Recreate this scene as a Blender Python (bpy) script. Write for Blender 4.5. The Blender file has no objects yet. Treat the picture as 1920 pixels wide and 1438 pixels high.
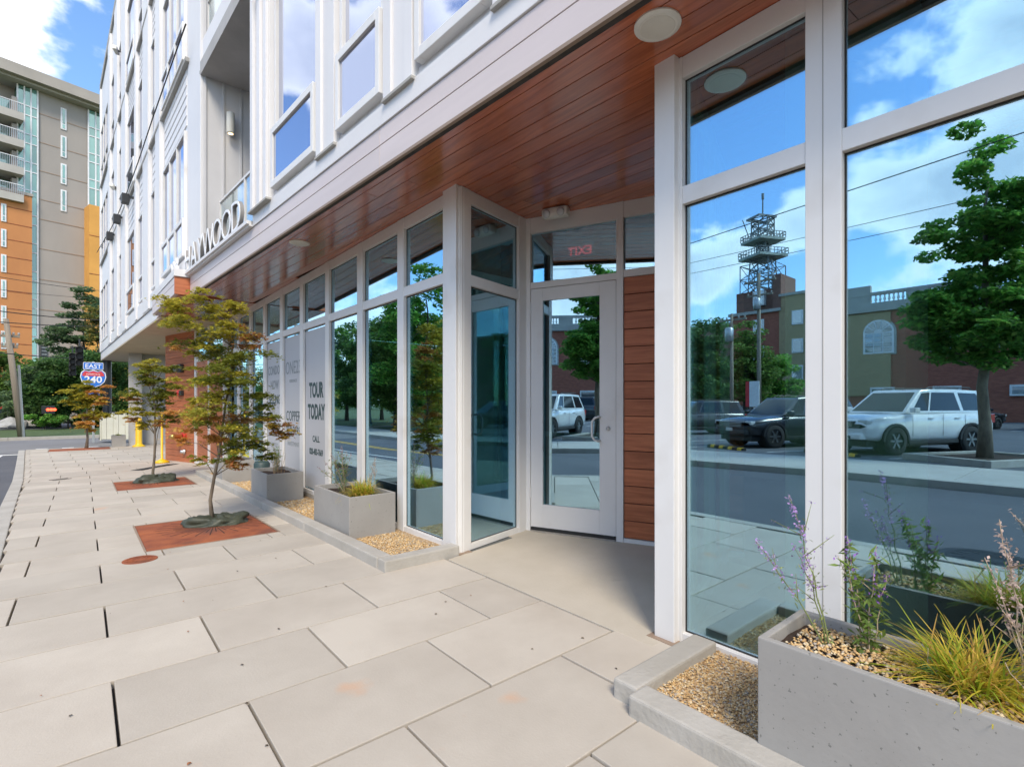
import bpy, bmesh, math, random
import numpy as np
from mathutils import Vector, Matrix, noise as mnoise
R = math.radians
random.seed(7)
S = bpy.context.scene
COL = S.collection

# ------------------------------------------------------------------ camera
cam_d = bpy.data.cameras.new('camera'); cam = bpy.data.objects.new('camera', cam_d); COL.objects.link(cam)
cam.location = (0, 0, 1.35); cam.rotation_euler = (R(90), 0, R(-40.09))
cam_d.sensor_width = 36; cam_d.lens = 36*955.67/1920; cam_d.shift_y = (755.7-719)/1920
cam_d.clip_start = .05; cam_d.clip_end = 2500
S.camera = cam
# ------------------------------------------------------------------ world, sun, exposure
SUN = Vector((-.42, -.68, .88)).normalized()
EL = math.asin(SUN.z); AZ = math.atan2(SUN.x, SUN.y)
W = bpy.data.worlds.new('World'); S.world = W; W.use_nodes = True
nt = W.node_tree; nt.nodes.clear()
def N(nt, t, **k):
    n = nt.nodes.new(t)
    for a, b in k.items():
        if a.startswith('i_'): n.inputs[a[2:].replace('_', ' ')].default_value = b
        else: setattr(n, a, b)
    return n
sky = N(nt, 'ShaderNodeTexSky', sky_type='NISHITA', sun_disc=False, sun_elevation=EL, sun_rotation=AZ, air_density=1.0, dust_density=.6, ozone_density=2.2)
tc = N(nt, 'ShaderNodeTexCoord')
mp = N(nt, 'ShaderNodeMapping'); mp.inputs['Scale'].default_value = (1, 1, 1.35); mp.inputs['Location'].default_value = (3.1, 1.7, .4)
nt.links.new(tc.outputs['Generated'], mp.inputs['Vector'])
n1 = N(nt, 'ShaderNodeTexNoise'); n1.inputs['Scale'].default_value = 3.1; n1.inputs['Detail'].default_value = 10; n1.inputs['Roughness'].default_value = .52; n1.inputs['Distortion'].default_value = .1
nt.links.new(mp.outputs[0], n1.inputs['Vector'])
cr = N(nt, 'ShaderNodeValToRGB'); cr.color_ramp.elements[0].position = .505; cr.color_ramp.elements[1].position = .565
cr.color_ramp.interpolation = 'EASE'
nt.links.new(n1.outputs['Fac'], cr.inputs[0])
cs = N(nt, 'ShaderNodeValToRGB'); cs.color_ramp.elements[0].position = .50; cs.color_ramp.elements[0].color = (8.2, 8.4, 8.7, 1)
cs.color_ramp.elements[1].position = .68; cs.color_ramp.elements[1].color = (4.3, 4.8, 5.8, 1)
nt.links.new(n1.outputs['Fac'], cs.inputs[0])
mx = N(nt, 'ShaderNodeMixRGB')
hs = N(nt, 'ShaderNodeHueSaturation'); hs.inputs['Saturation'].default_value = 1.12; hs.inputs['Value'].default_value = 1.45; nt.links.new(sky.outputs[0], hs.inputs['Color'])
nt.links.new(cr.outputs[0], mx.inputs[0]); nt.links.new(hs.outputs[0], mx.inputs[1]); nt.links.new(cs.outputs[0], mx.inputs[2])
bg = N(nt, 'ShaderNodeBackground'); bg.inputs['Strength'].default_value = .12
nt.links.new(mx.outputs[0], bg.inputs['Color'])
wo = N(nt, 'ShaderNodeOutputWorld'); nt.links.new(bg.outputs[0], wo.inputs['Surface'])
sl = bpy.data.lights.new('sun', 'SUN'); sun = bpy.data.objects.new('sun', sl); COL.objects.link(sun)
sl.energy = 2.0; sl.angle = R(18); sl.color = (1, .88, .72)
sun.rotation_euler = SUN.to_track_quat('Z', 'Y').to_euler()
S.view_settings.view_transform = 'Standard'; S.view_settings.look = 'None'; S.view_settings.gamma = 1
S.view_settings.use_curve_mapping = False
S.view_settings.exposure = .89
S.cycles.max_bounces = 8; S.cycles.transparent_max_bounces = 24; S.cycles.glossy_bounces = 5; S.cycles.diffuse_bounces = 4
S.cycles.caustics_reflective = False; S.cycles.caustics_refractive = False
S.cycles.use_denoising = True

# ------------------------------------------------------------------ materials
MATS = {}
def base_mat(name):
    m = bpy.data.materials.new(name); m.use_nodes = True; MATS[name] = m
    t = m.node_tree; b = t.nodes['Principled BSDF']
    return m, t, b
def pm(name, c1, c2=None, scale=4, rough=.7, bump=.0, bscale=None, stretch=(1, 1, 1), metal=0, rand=0, spec=.5, detail=6, lo=.35, hi=.65, stain=None, coat=0, emit=None, distort=0):
    m, t, b = base_mat(name)
    b.inputs['Roughness'].default_value = rough; b.inputs['Metallic'].default_value = metal
    b.inputs['Specular IOR Level'].default_value = spec
    if coat: b.inputs['Coat Weight'].default_value = coat; b.inputs['Coat Roughness'].default_value = .12
    if emit: b.inputs['Emission Color'].default_value = (*emit[:3], 1); b.inputs['Emission Strength'].default_value = emit[3]
    c2 = c2 or tuple(x*.86 for x in c1)
    tc = N(t, 'ShaderNodeTexCoord'); mp = N(t, 'ShaderNodeMapping'); mp.inputs['Scale'].default_value = stretch
    oi = N(t, 'ShaderNodeObjectInfo')
    ad = N(t, 'ShaderNodeVectorMath', operation='ADD'); t.links.new(tc.outputs['Object'], ad.inputs[0])
    ml = N(t, 'ShaderNodeVectorMath', operation='SCALE'); ml.inputs['Scale'].default_value = 17.0 if rand else 0
    cb = N(t, 'ShaderNodeCombineXYZ')
    for k in 'XYZ': t.links.new(oi.outputs['Random'], cb.inputs[k])
    t.links.new(cb.outputs[0], ml.inputs[0]); t.links.new(ml.outputs[0], ad.inputs[1]); t.links.new(ad.outputs[0], mp.inputs['Vector'])
    n = N(t, 'ShaderNodeTexNoise'); n.inputs['Scale'].default_value = scale; n.inputs['Detail'].default_value = detail; n.inputs['Roughness'].default_value = .62; n.inputs['Distortion'].default_value = distort
    t.links.new(mp.outputs[0], n.inputs['Vector'])
    r = N(t, 'ShaderNodeValToRGB'); r.color_ramp.elements[0].position = lo; r.color_ramp.elements[1].position = hi
    r.color_ramp.elements[0].color = (*c2, 1); r.color_ramp.elements[1].color = (*c1, 1)
    t.links.new(n.outputs['Fac'], r.inputs[0]); out = r.outputs[0]
    if stain:
        (sc, sscale, slo, shi, samt) = stain
        sn = N(t, 'ShaderNodeTexNoise'); sn.inputs['Scale'].default_value = sscale; sn.inputs['Detail'].default_value = 5
        t.links.new(ad.outputs[0], sn.inputs['Vector'])
        sr = N(t, 'ShaderNodeMapRange'); sr.inputs['From Min'].default_value = slo; sr.inputs['From Max'].default_value = shi; sr.inputs['To Max'].default_value = samt
        t.links.new(sn.outputs['Fac'], sr.inputs['Value'])
        sm = N(t, 'ShaderNodeMixRGB'); sm.inputs[2].default_value = (*sc, 1)
        t.links.new(sr.outputs[0], sm.inputs[0]); t.links.new(out, sm.inputs[1]); out = sm.outputs[0]
    if rand:
        mr = N(t, 'ShaderNodeMapRange'); mr.inputs['To Min'].default_value = 1-rand; mr.inputs['To Max'].default_value = 1+rand
        t.links.new(oi.outputs['Random'], mr.inputs['Value'])
        hs = N(t, 'ShaderNodeHueSaturation'); t.links.new(mr.outputs[0], hs.inputs['Value']); t.links.new(out, hs.inputs['Color']); out = hs.outputs[0]
    t.links.new(out, b.inputs['Base Color'])
    if bump:
        bn = N(t, 'ShaderNodeTexNoise'); bn.inputs['Scale'].default_value = bscale or scale*6; bn.inputs['Detail'].default_value = 5
        t.links.new(mp.outputs[0], bn.inputs['Vector'])
        bp = N(t, 'ShaderNodeBump'); bp.inputs['Strength'].default_value = bump; bp.inputs['Distance'].default_value = .01
        t.links.new(bn.outputs['Fac'], bp.inputs['Height']); t.links.new(bp.outputs[0], b.inputs['Normal'])
    return m
def glass(name, tint, refl, f0=.42, f1=.5, rough=0.0):
    m = bpy.data.materials.new(name); m.use_nodes = True; MATS[name] = m; t = m.node_tree; t.nodes.clear()
    o = N(t, 'ShaderNodeOutputMaterial'); mix = N(t, 'ShaderNodeMixShader')
    g = N(t, 'ShaderNodeBsdfGlossy'); g.inputs['Color'].default_value = (*refl, 1); g.inputs['Roughness'].default_value = rough
    tr = N(t, 'ShaderNodeBsdfTransparent'); tr.inputs['Color'].default_value = (*tint, 1)
    lw = N(t, 'ShaderNodeLayerWeight'); lw.inputs['Blend'].default_value = .3
    mr = N(t, 'ShaderNodeMapRange'); mr.inputs['To Min'].default_value = f0; mr.inputs['To Max'].default_value = f0+f1
    t.links.new(lw.outputs['Facing'], mr.inputs['Value']); t.links.new(mr.outputs[0], mix.inputs[0])
    # faint waviness of float glass
    tc = N(t, 'ShaderNodeTexCoord'); n = N(t, 'ShaderNodeTexNoise'); n.inputs['Scale'].default_value = .9; n.inputs['Detail'].default_value = 1
    t.links.new(tc.outputs['Object'], n.inputs['Vector']); bp = N(t, 'ShaderNodeBump'); bp.inputs['Strength'].default_value = .012; bp.inputs['Distance'].default_value = .05
    t.links.new(n.outputs['Fac'], bp.inputs['Height'])
    t.links.new(tr.outputs[0], mix.inputs[1]); t.links.new(g.outputs[0], mix.inputs[2]); t.links.new(mix.outputs[0], o.inputs[0])
    return m
def leafmat(name, trans=.5):
    m, t, b = base_mat(name)
    a = N(t, 'ShaderNodeAttribute', attribute_name='leafcol')
    t.links.new(a.outputs['Color'], b.inputs['Base Color']); b.inputs['Roughness'].default_value = .55; b.inputs['Specular IOR Level'].default_value = .3
    tl = N(t, 'ShaderNodeBsdfTranslucent'); t.links.new(a.outputs['Color'], tl.inputs['Color'])
    mix = N(t, 'ShaderNodeMixShader'); mix.inputs[0].default_value = trans
    t.links.new(b.outputs[0], mix.inputs[1]); t.links.new(tl.outputs[0], mix.inputs[2])
    t.links.new(mix.outputs[0], t.nodes['Material Output'].inputs[0])
    return m
M = MATS
pm('paver', (.475, .432, .368), (.405, .362, .305), 1.3, .8, .13, 90, rand=.09, stain=((.56, .31, .17), 1.9, .66, .74, .5))
pm('porch_concrete', (.52, .475, .40), (.45, .405, .33), 1.1, .8, .2, 50, stain=((.24, .21, .17), 3.0, .68, .8, .5))
pm('concrete', (.44, .42, .38), (.36, .34, .30), 2.5, .85, .4, 40)
pm('column_concrete', (.44, .43, .42), (.36, .35, .34), 1.5, .85, .3, 30)
pm('joint_dirt', (.06, .05, .045), (.03, .028, .025), 9, .95)
pm('asphalt', (.10, .105, .12), (.08, .085, .098), .7, .9, .5, 130, stain=((.14, .14, .15), .25, .5, .7, .6))
pm('far_asphalt', (.20, .20, .205), (.16, .16, .165), .5, .9, .3, 60)
pm('sidewalk_far', (.46, .44, .40), (.38, .36, .33), .8, .85)
pm('road_paint', (.75, .75, .73), (.55, .55, .53), 7, .7)
pm('yellow_paint', (.72, .45, .06), (.6, .38, .06), 6, .6)
pm('ground_grass', (.07, .11, .03), (.045, .075, .02), 1.5, .95, .5, 30)
pm('white_metal', (.74, .735, .72), (.70, .695, .68), 1.2, .42, spec=.4, stain=((.50, .46, .40), 2.6, .56, .8, .45))
pm('white_panel', (.73, .72, .715), (.68, .672, .668), .7, .45, rand=.03)
pm('pink_board', (.62, .545, .53), (.57, .50, .485), 2.0, .4, stretch=(1, .3, 3), rand=.02)
pm('trim_tan', (.30, .22, .16), None, 2, .6)
pm('stucco_tan', (.52, .44, .32), (.46, .385, .28), 3, .9, .5, 60)
pm('batten_grey', (.56, .56, .57), (.51, .51, .52), .9, .55, rand=.04)
pm('soffit_wood', (.50, .145, .058), (.31, .080, .032), 3.2, .17, .12, 14, stretch=(9, .55, 9), rand=.16, spec=.8, coat=.7, distort=.6)
pm('wall_wood', (.50, .165, .07), (.34, .10, .04), 3.0, .45, .15, 16, stretch=(.7, .7, 11), rand=.12, spec=.4, distort=.5)
pm('dark_recess', (.015, .015, .015), None, 3, .9)
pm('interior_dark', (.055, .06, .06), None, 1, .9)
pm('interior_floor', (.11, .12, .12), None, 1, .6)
pm('interior_white', (.78, .80, .70), (.72, .74, .64), 1, .8)
pm('film_grey', (.50, .51, .53), (.47, .48, .50), .6, .5)
pm('letter_green', (.035, .075, .075), None, 3, .6)
pm('letter_grey', (.27, .30, .31), None, 3, .6)
pm('letter_white', (.85, .86, .88), None, 3, .3)
pm('letter_side', (.30, .29, .28), None, 3, .5)
pm('rust', (.36, .105, .035), (.20, .05, .022), 3.5, .85, .4, 40, stain=((.13, .05, .035), 2.2, .52, .66, .75))
pm('rust_dark', (.05, .022, .014), None, 5, .95)
pm('planter_concrete', (.33, .32, .30), (.29, .28, .262), 2.2, .7, .15, 25, stain=((.12, .12, .11), 62, .655, .69, .8))
pm('soil', (.055, .032, .02), (.025, .014, .009), 18, .95, .8, 60)
pm('bag_green', (.055, .062, .04), (.035, .042, .028), 6, .55, .5, 20)
pm('bark', (.22, .18, .13), (.12, .095, .07), 9, .9, .8, 26, stretch=(1, 1, .35))
pm('bark_dark', (.10, .085, .065), (.05, .042, .032), 9, .9, .8, 26, stretch=(1, 1, .3))
pm('pole_wood', (.30, .26, .21), (.2, .17, .13), 6, .9, .3, 30, stretch=(1, 1, .1))
pm('galvanised', (.42, .44, .45), None, 4, .4, metal=.7)
pm('steel_dark', (.05, .055, .06), None, 4, .45, metal=.4)
pm('tower_steel', (.20, .225, .235), (.14, .16, .17), 2, .6, metal=.2)
pm('tower_deck', (.34, .38, .35), (.26, .3, .28), .6, .8)
pm('brushed_steel', (.6, .6, .6), None, 6, .28, metal=.95)
pm('brass', (.55, .36, .12), None, 6, .35, metal=.9)
pm('black_rubber', (.022, .022, .022), (.03, .03, .03), 9, .85)
pm('black_plastic', (.02, .021, .023), None, 6, .5)
pm('red_paint', (.62, .035, .03), None, 4, .4)
pm('yellow_plastic', (.80, .50, .015), (.72, .43, .015), 3, .4)
pm('cream_plastic', (.72, .70, .62), None, 3, .45)
pm('lens_white', (.78, .77, .70), None, 3, .3)
pm('clear_lens', (.55, .57, .58), None, 3, .12)
pm('tower_grey', (.34, .31, .28), (.30, .275, .25), .25, .85, stretch=(1, 1, .3))
pm('tower_roof', (.36, .33, .29), None, .3, .8)
pm('orange_wall', (.50, .215, .075), (.43, .18, .065), .3, .85, stretch=(1, 1, .4))
pm('orange_light', (.66, .33, .075), None, .4, .85)
pm('balcony_slab', (.42, .40, .36), None, .5, .8)
pm('fence_cream', (.62, .62, .52), None, 1, .7)
pm('brick', (.36, .125, .08), (.25, .08, .055), 2.2, .9, .4, 50, stretch=(1, 1, 3))
pm('brick_dark', (.22, .11, .085), (.15, .08, .06), 2.2, .9, .4, 50, stretch=(1, 1, 3))
pm('stone_trim', (.40, .39, .36), (.33, .32, .30), 1.2, .85)
pm('white_frame', (.75, .76, .77), None, 2, .5)
pm('car_white', (.80, .82, .84), None, 1, .22, coat=.8, spec=.5)
pm('car_dark', (.035, .038, .045), None, 1, .25, metal=.4, coat=.8)
pm('car_grey', (.30, .31, .33), None, 1, .28, metal=.5, coat=.7)
pm('car_red', (.30, .03, .03), None, 1, .28, metal=.2, coat=.7)
pm('car_glass', (.012, .018, .022), None, 1, .06, spec=.45)
pm('brick_column_tint', (.40, .30, .17), (.31, .23, .13), 2.2, .9, .4, 50, stretch=(1, 1, 3)); pm('plate_white', (.6, .62, .62), None, 3, .5)  # brick with the pale interior column behind the glass mixed into its colour
pm('chrome', (.65, .66, .68), None, 1, .12, metal=1)
pm('headlamp', (.55, .58, .60), None, 3, .08, coat=.8)
pm('taillamp', (.45, .02, .02), None, 3, .12, coat=.8)
pm('sign_blue', (.01, .16, .62), None, 3, .45)
pm('sign_red', (.60, .04, .05), None, 3, .45)
pm('sign_white', (.80, .82, .84), None, 3, .45)
pm('led_red', (.5, .02, .01), None, 3, .5, emit=(1, .06, .02, 3.5))
pm('exit_red', (.5, .02, .03), None, 3, .5, emit=(1, .03, .05, 2.4))
pm('lamp_warm', (.8, .6, .3), None, 3, .5, emit=(1, .72, .34, 2.2))
pm('boulder_grey', (.42, .42, .41), None, 2, .9, .5, 10)
pm('gravel_stone', (.42, .27, .12), (.27, .17, .08), 45, .8, lo=.3, hi=.7, stain=((.60, .53, .42), 60, .5, .62, .8))
glass('glass_store', (.78, .97, .88), (.56, .82, 1.0), .54, .38)
glass('glass_rail', (.85, .92, .9), (.9, .95, 1), .18, .5)
glass('glass_interior', (.7, .85, .8), (.7, .9, .85), .12, .4)
def opaque_glass(name, base, refl, f0=.5, f1=.4):
    m = glass(name, (0, 0, 0), refl, f0, f1); t = m.node_tree
    mix = [n for n in t.nodes if n.type == 'MIX_SHADER'][0]
    d = N(t, 'ShaderNodeBsdfDiffuse'); tc = N(t, 'ShaderNodeTexCoord'); n = N(t, 'ShaderNodeTexNoise'); n.inputs['Scale'].default_value = .4
    oi = N(t, 'ShaderNodeObjectInfo')
    r = N(t, 'ShaderNodeValToRGB'); r.color_ramp.elements[0].color = (*[x*.5 for x in base], 1); r.color_ramp.elements[1].color = (*[min(1, x*1.6) for x in base], 1)
    t.links.new(oi.outputs['Random'], r.inputs[0]); t.links.new(r.outputs[0], d.inputs['Color']); t.links.new(d.outputs[0], mix.inputs[1])
    return m
opaque_glass('glass_upper', (.15, .14, .19), (.74, .80, .95), .50, .35)
opaque_glass('glass_tower', (.10, .22, .20), (.62, .85, .78), .30, .35)
opaque_glass('glass_far', (.22, .25, .27), (.8, .85, .9), .3, .4)
leafmat('leaf'); leafmat('leaf_solid', .1)

# ------------------------------------------------------------------ mesh building
BOXF = ((0, 3, 2, 1), (4, 5, 6, 7), (0, 1, 5, 4), (1, 2, 6, 5), (2, 3, 7, 6), (3, 0, 4, 7))
class F:
    """a vertical frame of reference: u along d, n outward (left of d when out=1), z up"""
    def __init__(s, o=(0, 0), d=(1, 0), out=1, z=0):
        d = Vector((d[0], d[1])).normalized(); s.o = Vector((o[0], o[1])); s.d = d; s.n = Vector((-d.y, d.x))*out; s.out = out; s.z = z
    def p(s, u, n, z):
        q = s.o+s.d*u+s.n*n; return (q.x, q.y, z+s.z)
I = F()
class MB:
    def __init__(s): s.v = []; s.f = []
    def add(s, vs, fs, flip=False):
        b = len(s.v); s.v += [tuple(v) for v in vs]
        s.f += [tuple(b+i for i in (f[::-1] if flip else f)) for f in fs]; return s
    def box(s, fr, u0, u1, n0, n1, z0, z1):
        u0, u1 = sorted((u0, u1)); n0, n1 = sorted((n0, n1)); z0, z1 = sorted((z0, z1))
        vs = [fr.p(u, n, z) for z in (z0, z1) for (u, n) in ((u0, n0), (u1, n0), (u1, n1), (u0, n1))]
        return s.add(vs, BOXF, fr.out < 0)
    def prism(s, poly, z0, z1, zf=None):
        """poly: (x, y) counter-clockwise; zf(x, y) an optional offset of height"""
        n = len(poly); g = zf or (lambda x, y: 0)
        vs = [(x, y, z0+g(x, y)) for x, y in poly]+[(x, y, z1+g(x, y)) for x, y in poly]
        fs = [tuple(range(n))[::-1], tuple(range(n, 2*n))]+[(i, (i+1) % n, n+(i+1) % n, n+i) for i in range(n)]
        return s.add(vs, fs)
    def sweep(s, fr, prof, u0, u1):
        """extrude an (n, z) profile along u"""
        k = len(prof); vs = [fr.p(u0, a, b) for a, b in prof]+[fr.p(u1, a, b) for a, b in prof]
        a = sum(prof[i][0]*prof[(i+1) % k][1]-prof[(i+1) % k][0]*prof[i][1] for i in range(k))
        fs = [tuple(range(k)), tuple(range(k, 2*k))[::-1]]+[(i, k+i, k+(i+1) % k, (i+1) % k) for i in range(k)]
        return s.add(vs, fs, (a > 0) == (fr.out > 0))
    def tube(s, pts, rad, seg=8, cap=True):
        pts = [Vector(p) for p in pts]; rr = rad if isinstance(rad, (list, tuple)) else [rad]*len(pts)
        rings = []; up = Vector((0, 0, 1)); prev = None
        for i, p in enumerate(pts):
            t = (pts[min(i+1, len(pts)-1)]-pts[max(i-1, 0)]).normalized()
            if prev is None:
                a = t.cross(up if abs(t.z) < .95 else Vector((1, 0, 0))).normalized()
            else:
                a = (prev-t*prev.dot(t)).normalized()
            prev = a; b = t.cross(a)
            rings.append([p+(a*math.cos(2*math.pi*k/seg)+b*math.sin(2*math.pi*k/seg))*rr[i] for k in range(seg)])
        vs = [v for r in rings for v in r]; fs = []
        for i in range(len(pts)-1):
            for k in range(seg):
                k2 = (k+1) % seg; fs.append((i*seg+k, i*seg+k2, (i+1)*seg+k2, (i+1)*seg+k))
        if cap: fs += [tuple(range(seg))[::-1], tuple(range((len(pts)-1)*seg, len(pts)*seg))]
        return s.add(vs, fs)
    def lathe(s, o, axis, prof, seg=24, cap=True):
        """prof: (distance along axis, radius)"""
        ax = Vector(axis).normalized(); a = ax.cross(Vector((0, 0, 1)) if abs(ax.z) < .9 else Vector((1, 0, 0))).normalized(); b = ax.cross(a); o = Vector(o)
        vs = []; fs = []
        for d, r in prof:
            for k in range(seg): vs.append(o+ax*d+(a*math.cos(2*math.pi*k/seg)+b*math.sin(2*math.pi*k/seg))*r)
        for i in range(len(prof)-1):
            for k in range(seg):
                k2 = (k+1) % seg; fs.append((i*seg+k, i*seg+k2, (i+1)*seg+k2, (i+1)*seg+k))
        if cap: fs += [tuple(range(seg))[::-1], tuple(range((len(prof)-1)*seg, len(prof)*seg))]
        return s.add(vs, fs)
    def build(s, name, mat, parent=None, bevel=0, smooth=False, loc=None, cols=None, kind=None):
        me = bpy.data.meshes.new(name); me.from_pydata(s.v, [], s.f); me.update()
        if bevel:
            bm = bmesh.new(); bm.from_mesh(me); bmesh.ops.recalc_face_normals(bm, faces=bm.faces)
            bmesh.ops.bevel(bm, geom=[e for e in bm.edges if len(e.link_faces) == 2 and e.calc_face_angle(0) > .5], offset=bevel, segments=2, affect='EDGES', profile=.6)
            bm.to_mesh(me); bm.free()
        if smooth:
            me.polygons.foreach_set('use_smooth', [True]*len(me.polygons))
        if cols is not None:
            a = me.color_attributes.new('leafcol', 'FLOAT_COLOR', 'POINT')
            c = np.ones((len(me.vertices), 4), 'f'); c[:, :3] = cols; a.data.foreach_set('color', c.ravel())
        me.materials.append(M[mat])
        return link(name, me, parent, loc, kind)
def link(name, me, parent=None, loc=None, kind=None):
    o = bpy.data.objects.new(name, me); COL.objects.link(o)
    if parent is not None:
        o.parent = parent
        if parent.get('w'): o.location = -Vector(parent.location)
    if loc is not None: o.location = loc
    if kind: o['kind'] = kind
    return o
def thing(name, label, cat, loc=(0, 0, 0), rz=0, group=None, world=False):
    o = bpy.data.objects.new(name, None); COL.objects.link(o); o.empty_display_size = .2
    o.location = loc; o.rotation_euler = (0, 0, rz); o['label'] = label; o['category'] = cat
    if group: o['group'] = group
    if world: o['w'] = 1
    return o
def tag(o, label, cat, group=None):
    o['label'] = label; o['category'] = cat
    if group: o['group'] = group
    return o
def dup(o, parent=None, **k):
    c = o.copy(); COL.objects.link(c)
    if parent is not None: c.parent = parent
    for ch in list(o.children): dup(ch, c)
    for a, b in k.items():
        if a == 'loc': c.location = b
        elif a == 'rz': c.rotation_euler = (0, 0, b)
        elif a == 'scale': c.scale = (b, b, b)
        else: c[a] = b
    return c
def gz(y): return 0 if y < 4 else -.02*(min(y, 18)-4)
def GZ(x, y): return gz(y)
def sheet(name, poly_x, ys, dz, mat, nx=1, kind='structure', thick=.0):
    """a ground sheet that follows the slope of the street; poly_x(y) -> (x0, x1)"""
    vs = []; fs = []
    ys = sorted(set(list(ys)+[y for y in (4, 18) if min(ys) < y < max(ys)]))
    for y in ys:
        a, b = poly_x(y) if callable(poly_x) else poly_x
        for i in range(nx+1): vs.append((a+(b-a)*i/nx, y, gz(y)+dz))
    for j in range(len(ys)-1):
        for i in range(nx):
            p = j*(nx+1)+i; fs.append((p, p+1, p+nx+2, p+nx+1))
    o = MB().add(vs, fs).build(name, mat)
    if kind: o['kind'] = kind
    return o
def text_mesh(txt, size, depth=.004, bold=0, spacing=1.0, xs=1.0, align='CENTER'):
    cu = bpy.data.curves.new('t', 'FONT'); cu.body = txt; cu.size = size; cu.extrude = depth; cu.offset = bold; cu.space_character = spacing; cu.align_x = align; cu.resolution_u = 3
    o = bpy.data.objects.new('t', cu); COL.objects.link(o)
    dg = bpy.context.evaluated_depsgraph_get(); me = bpy.data.meshes.new_from_object(o.evaluated_get(dg))
    bpy.data.objects.remove(o); bpy.data.curves.remove(cu)
    if xs != 1: me.transform(Matrix.Diagonal((xs, 1, 1, 1)))
    me.materials.clear()
    return me
def text(name, txt, size, mat, parent, pos, right, normal, **k):
    """lettering: reads along 'right', faces 'normal'"""
    me = text_mesh(txt, size, **k); me.name = name; me.materials.append(M[mat])
    r = Vector(right).normalized(); n = Vector(normal).normalized(); u = n.cross(r)
    mtx = Matrix((r, u, n)).transposed().to_4x4(); mtx.translation = Vector(pos); me.transform(mtx)
    return link(name, me, parent)
# ================================================================== THE SETTING: ground
sheet('terrain', (-420, 420), [-300, -60, 0, 30, 90, 420], -.30, 'ground_grass')
sheet('road', (-6.1, -.58), [-60, 60], -.13, 'asphalt')
sheet('parking_lot', (-47, -9.0), [-40, 58], -.055, 'asphalt')
sheet('cross_street', (-30, 40), [24.6, 33.2], -.125, 'far_asphalt')
kb = MB()
def kerb(name, pts, w, z0, z1, mat='concrete', seg=1.8):
    """kerb stones following a polyline (x, y), each stone a part"""
    k = bpy.data.objects.new(name, None); COL.objects.link(k); k['kind'] = 'structure'
    for (a, b) in zip(pts, pts[1:]):
        a = Vector(a); b = Vector(b); L = (b-a).length; n = max(1, round(L/seg)); fr = F(a, b-a)
        for i in range(n):
            u0 = L*i/n+.004; u1 = L*(i+1)/n-.004
            q0 = a.lerp(b, i/n); q1 = a.lerp(b, (i+1)/n); m = MB()
            vs = [fr.p(u, nn, z+(gz(q0.y) if u == u0 else gz(q1.y))) for z in (z0, z1) for (u, nn) in ((u0, -w/2), (u1, -w/2), (u1, w/2), (u0, w/2))]
            m.add(vs, BOXF); m.build('kerb_stone', mat, k, bevel=.012)
    return k
kerb('street_kerb', [(-.50, -14), (-.50, 3.5), (-.78, 9.2), (-1.0, 14.2), (-1.62, 24.4)], .16, -.2, 0)
kerb('opposite_kerb', [(-6.2, -24), (-6.2, 34)], .18, -.2, .01, seg=3)
# pavement: bed with joints, then each paver its own stone
bed = sheet('pavement', lambda y: (-.42 if y < 3.5 else (-.42-.0333*(y-3.5)*1.0 if y < 24 else -1.5), 2.42 if y < 12.7 else 2.9), [-14, -6, 0, 3.5, 9, 14, 24.5], -.042, 'joint_dirt')
CW = .612; PL_ = .925
def kx(y):
    pts = [(-14, -.415), (3.5, -.415), (9.2, -.70), (14.2, -.92), (24.4, -1.53)]
    for (a, xa), (b, xb) in zip(pts, pts[1:]):
        if y <= b: return xa+(xb-xa)*(y-a)/(b-a)
    return -1.53
def rx(y):                      # inner edge of the paved area
    if y < 1.28: return 1.87
    if y < 1.9: return 2.52
    if y < 3.74: return 2.40
    if y < 12.6: return 1.86
    return 2.6
rows = [(.09+CW*i) for i in range(-9, 40)]
rnd = random.Random(4)
GR = [(.45, 5.83, 1.62, 7.28), (.44, 10.9, 1.60, 12.36), (-.9, 23.0, .75, 24.2)]
for ri, y0 in enumerate(rows):
    y1 = y0+CW
    if y0 > 24: break
    off = (.11 if ri % 2 else .57)
    x = off-PL_*6; xs = []
    while x < 4: xs.append(x); x += PL_
    drift = 0 if y0 < 14 else -(y0-14)*.06
    for x0 in xs:
        a = x0+drift; b = a+PL_; ym = (y0+y1)/2
        lo, hi = kx(ym)+.008, rx(ym)
        a2, b2 = max(a, lo), min(b, hi)
        if b2-a2 < .07: continue
        g = .006; dz = rnd.uniform(-.0025, .0025)
        rects = [(a2+g, b2-g, y0+g, y1-g)]
        for (gx0, gy0, gx1, gy1) in GR:      # cut round the tree grates
            new = []
            for (p, q, r_, s_) in rects:
                if q <= gx0 or p >= gx1 or s_ <= gy0 or r_ >= gy1: new.append((p, q, r_, s_)); continue
                if p < gx0-.03: new.append((p, gx0-.006, r_, s_))
                if q > gx1+.03: new.append((gx1+.006, q, r_, s_))
                pp, qq = max(p, gx0), min(q, gx1)
                if r_ < gy0-.03: new.append((pp, qq, r_, gy0-.006))
                if s_ > gy1+.03: new.append((pp, qq, gy1+.006, s_))
            rects = new
        for (p, q, r_, s_) in rects:
            m = MB(); m.prism([(p, r_), (q, r_), (q, s_), (p, s_)], -.06, dz, GZ)
            m.build('paver', 'paver', bed, bevel=.004 if y0 < 9 else 0)
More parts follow.
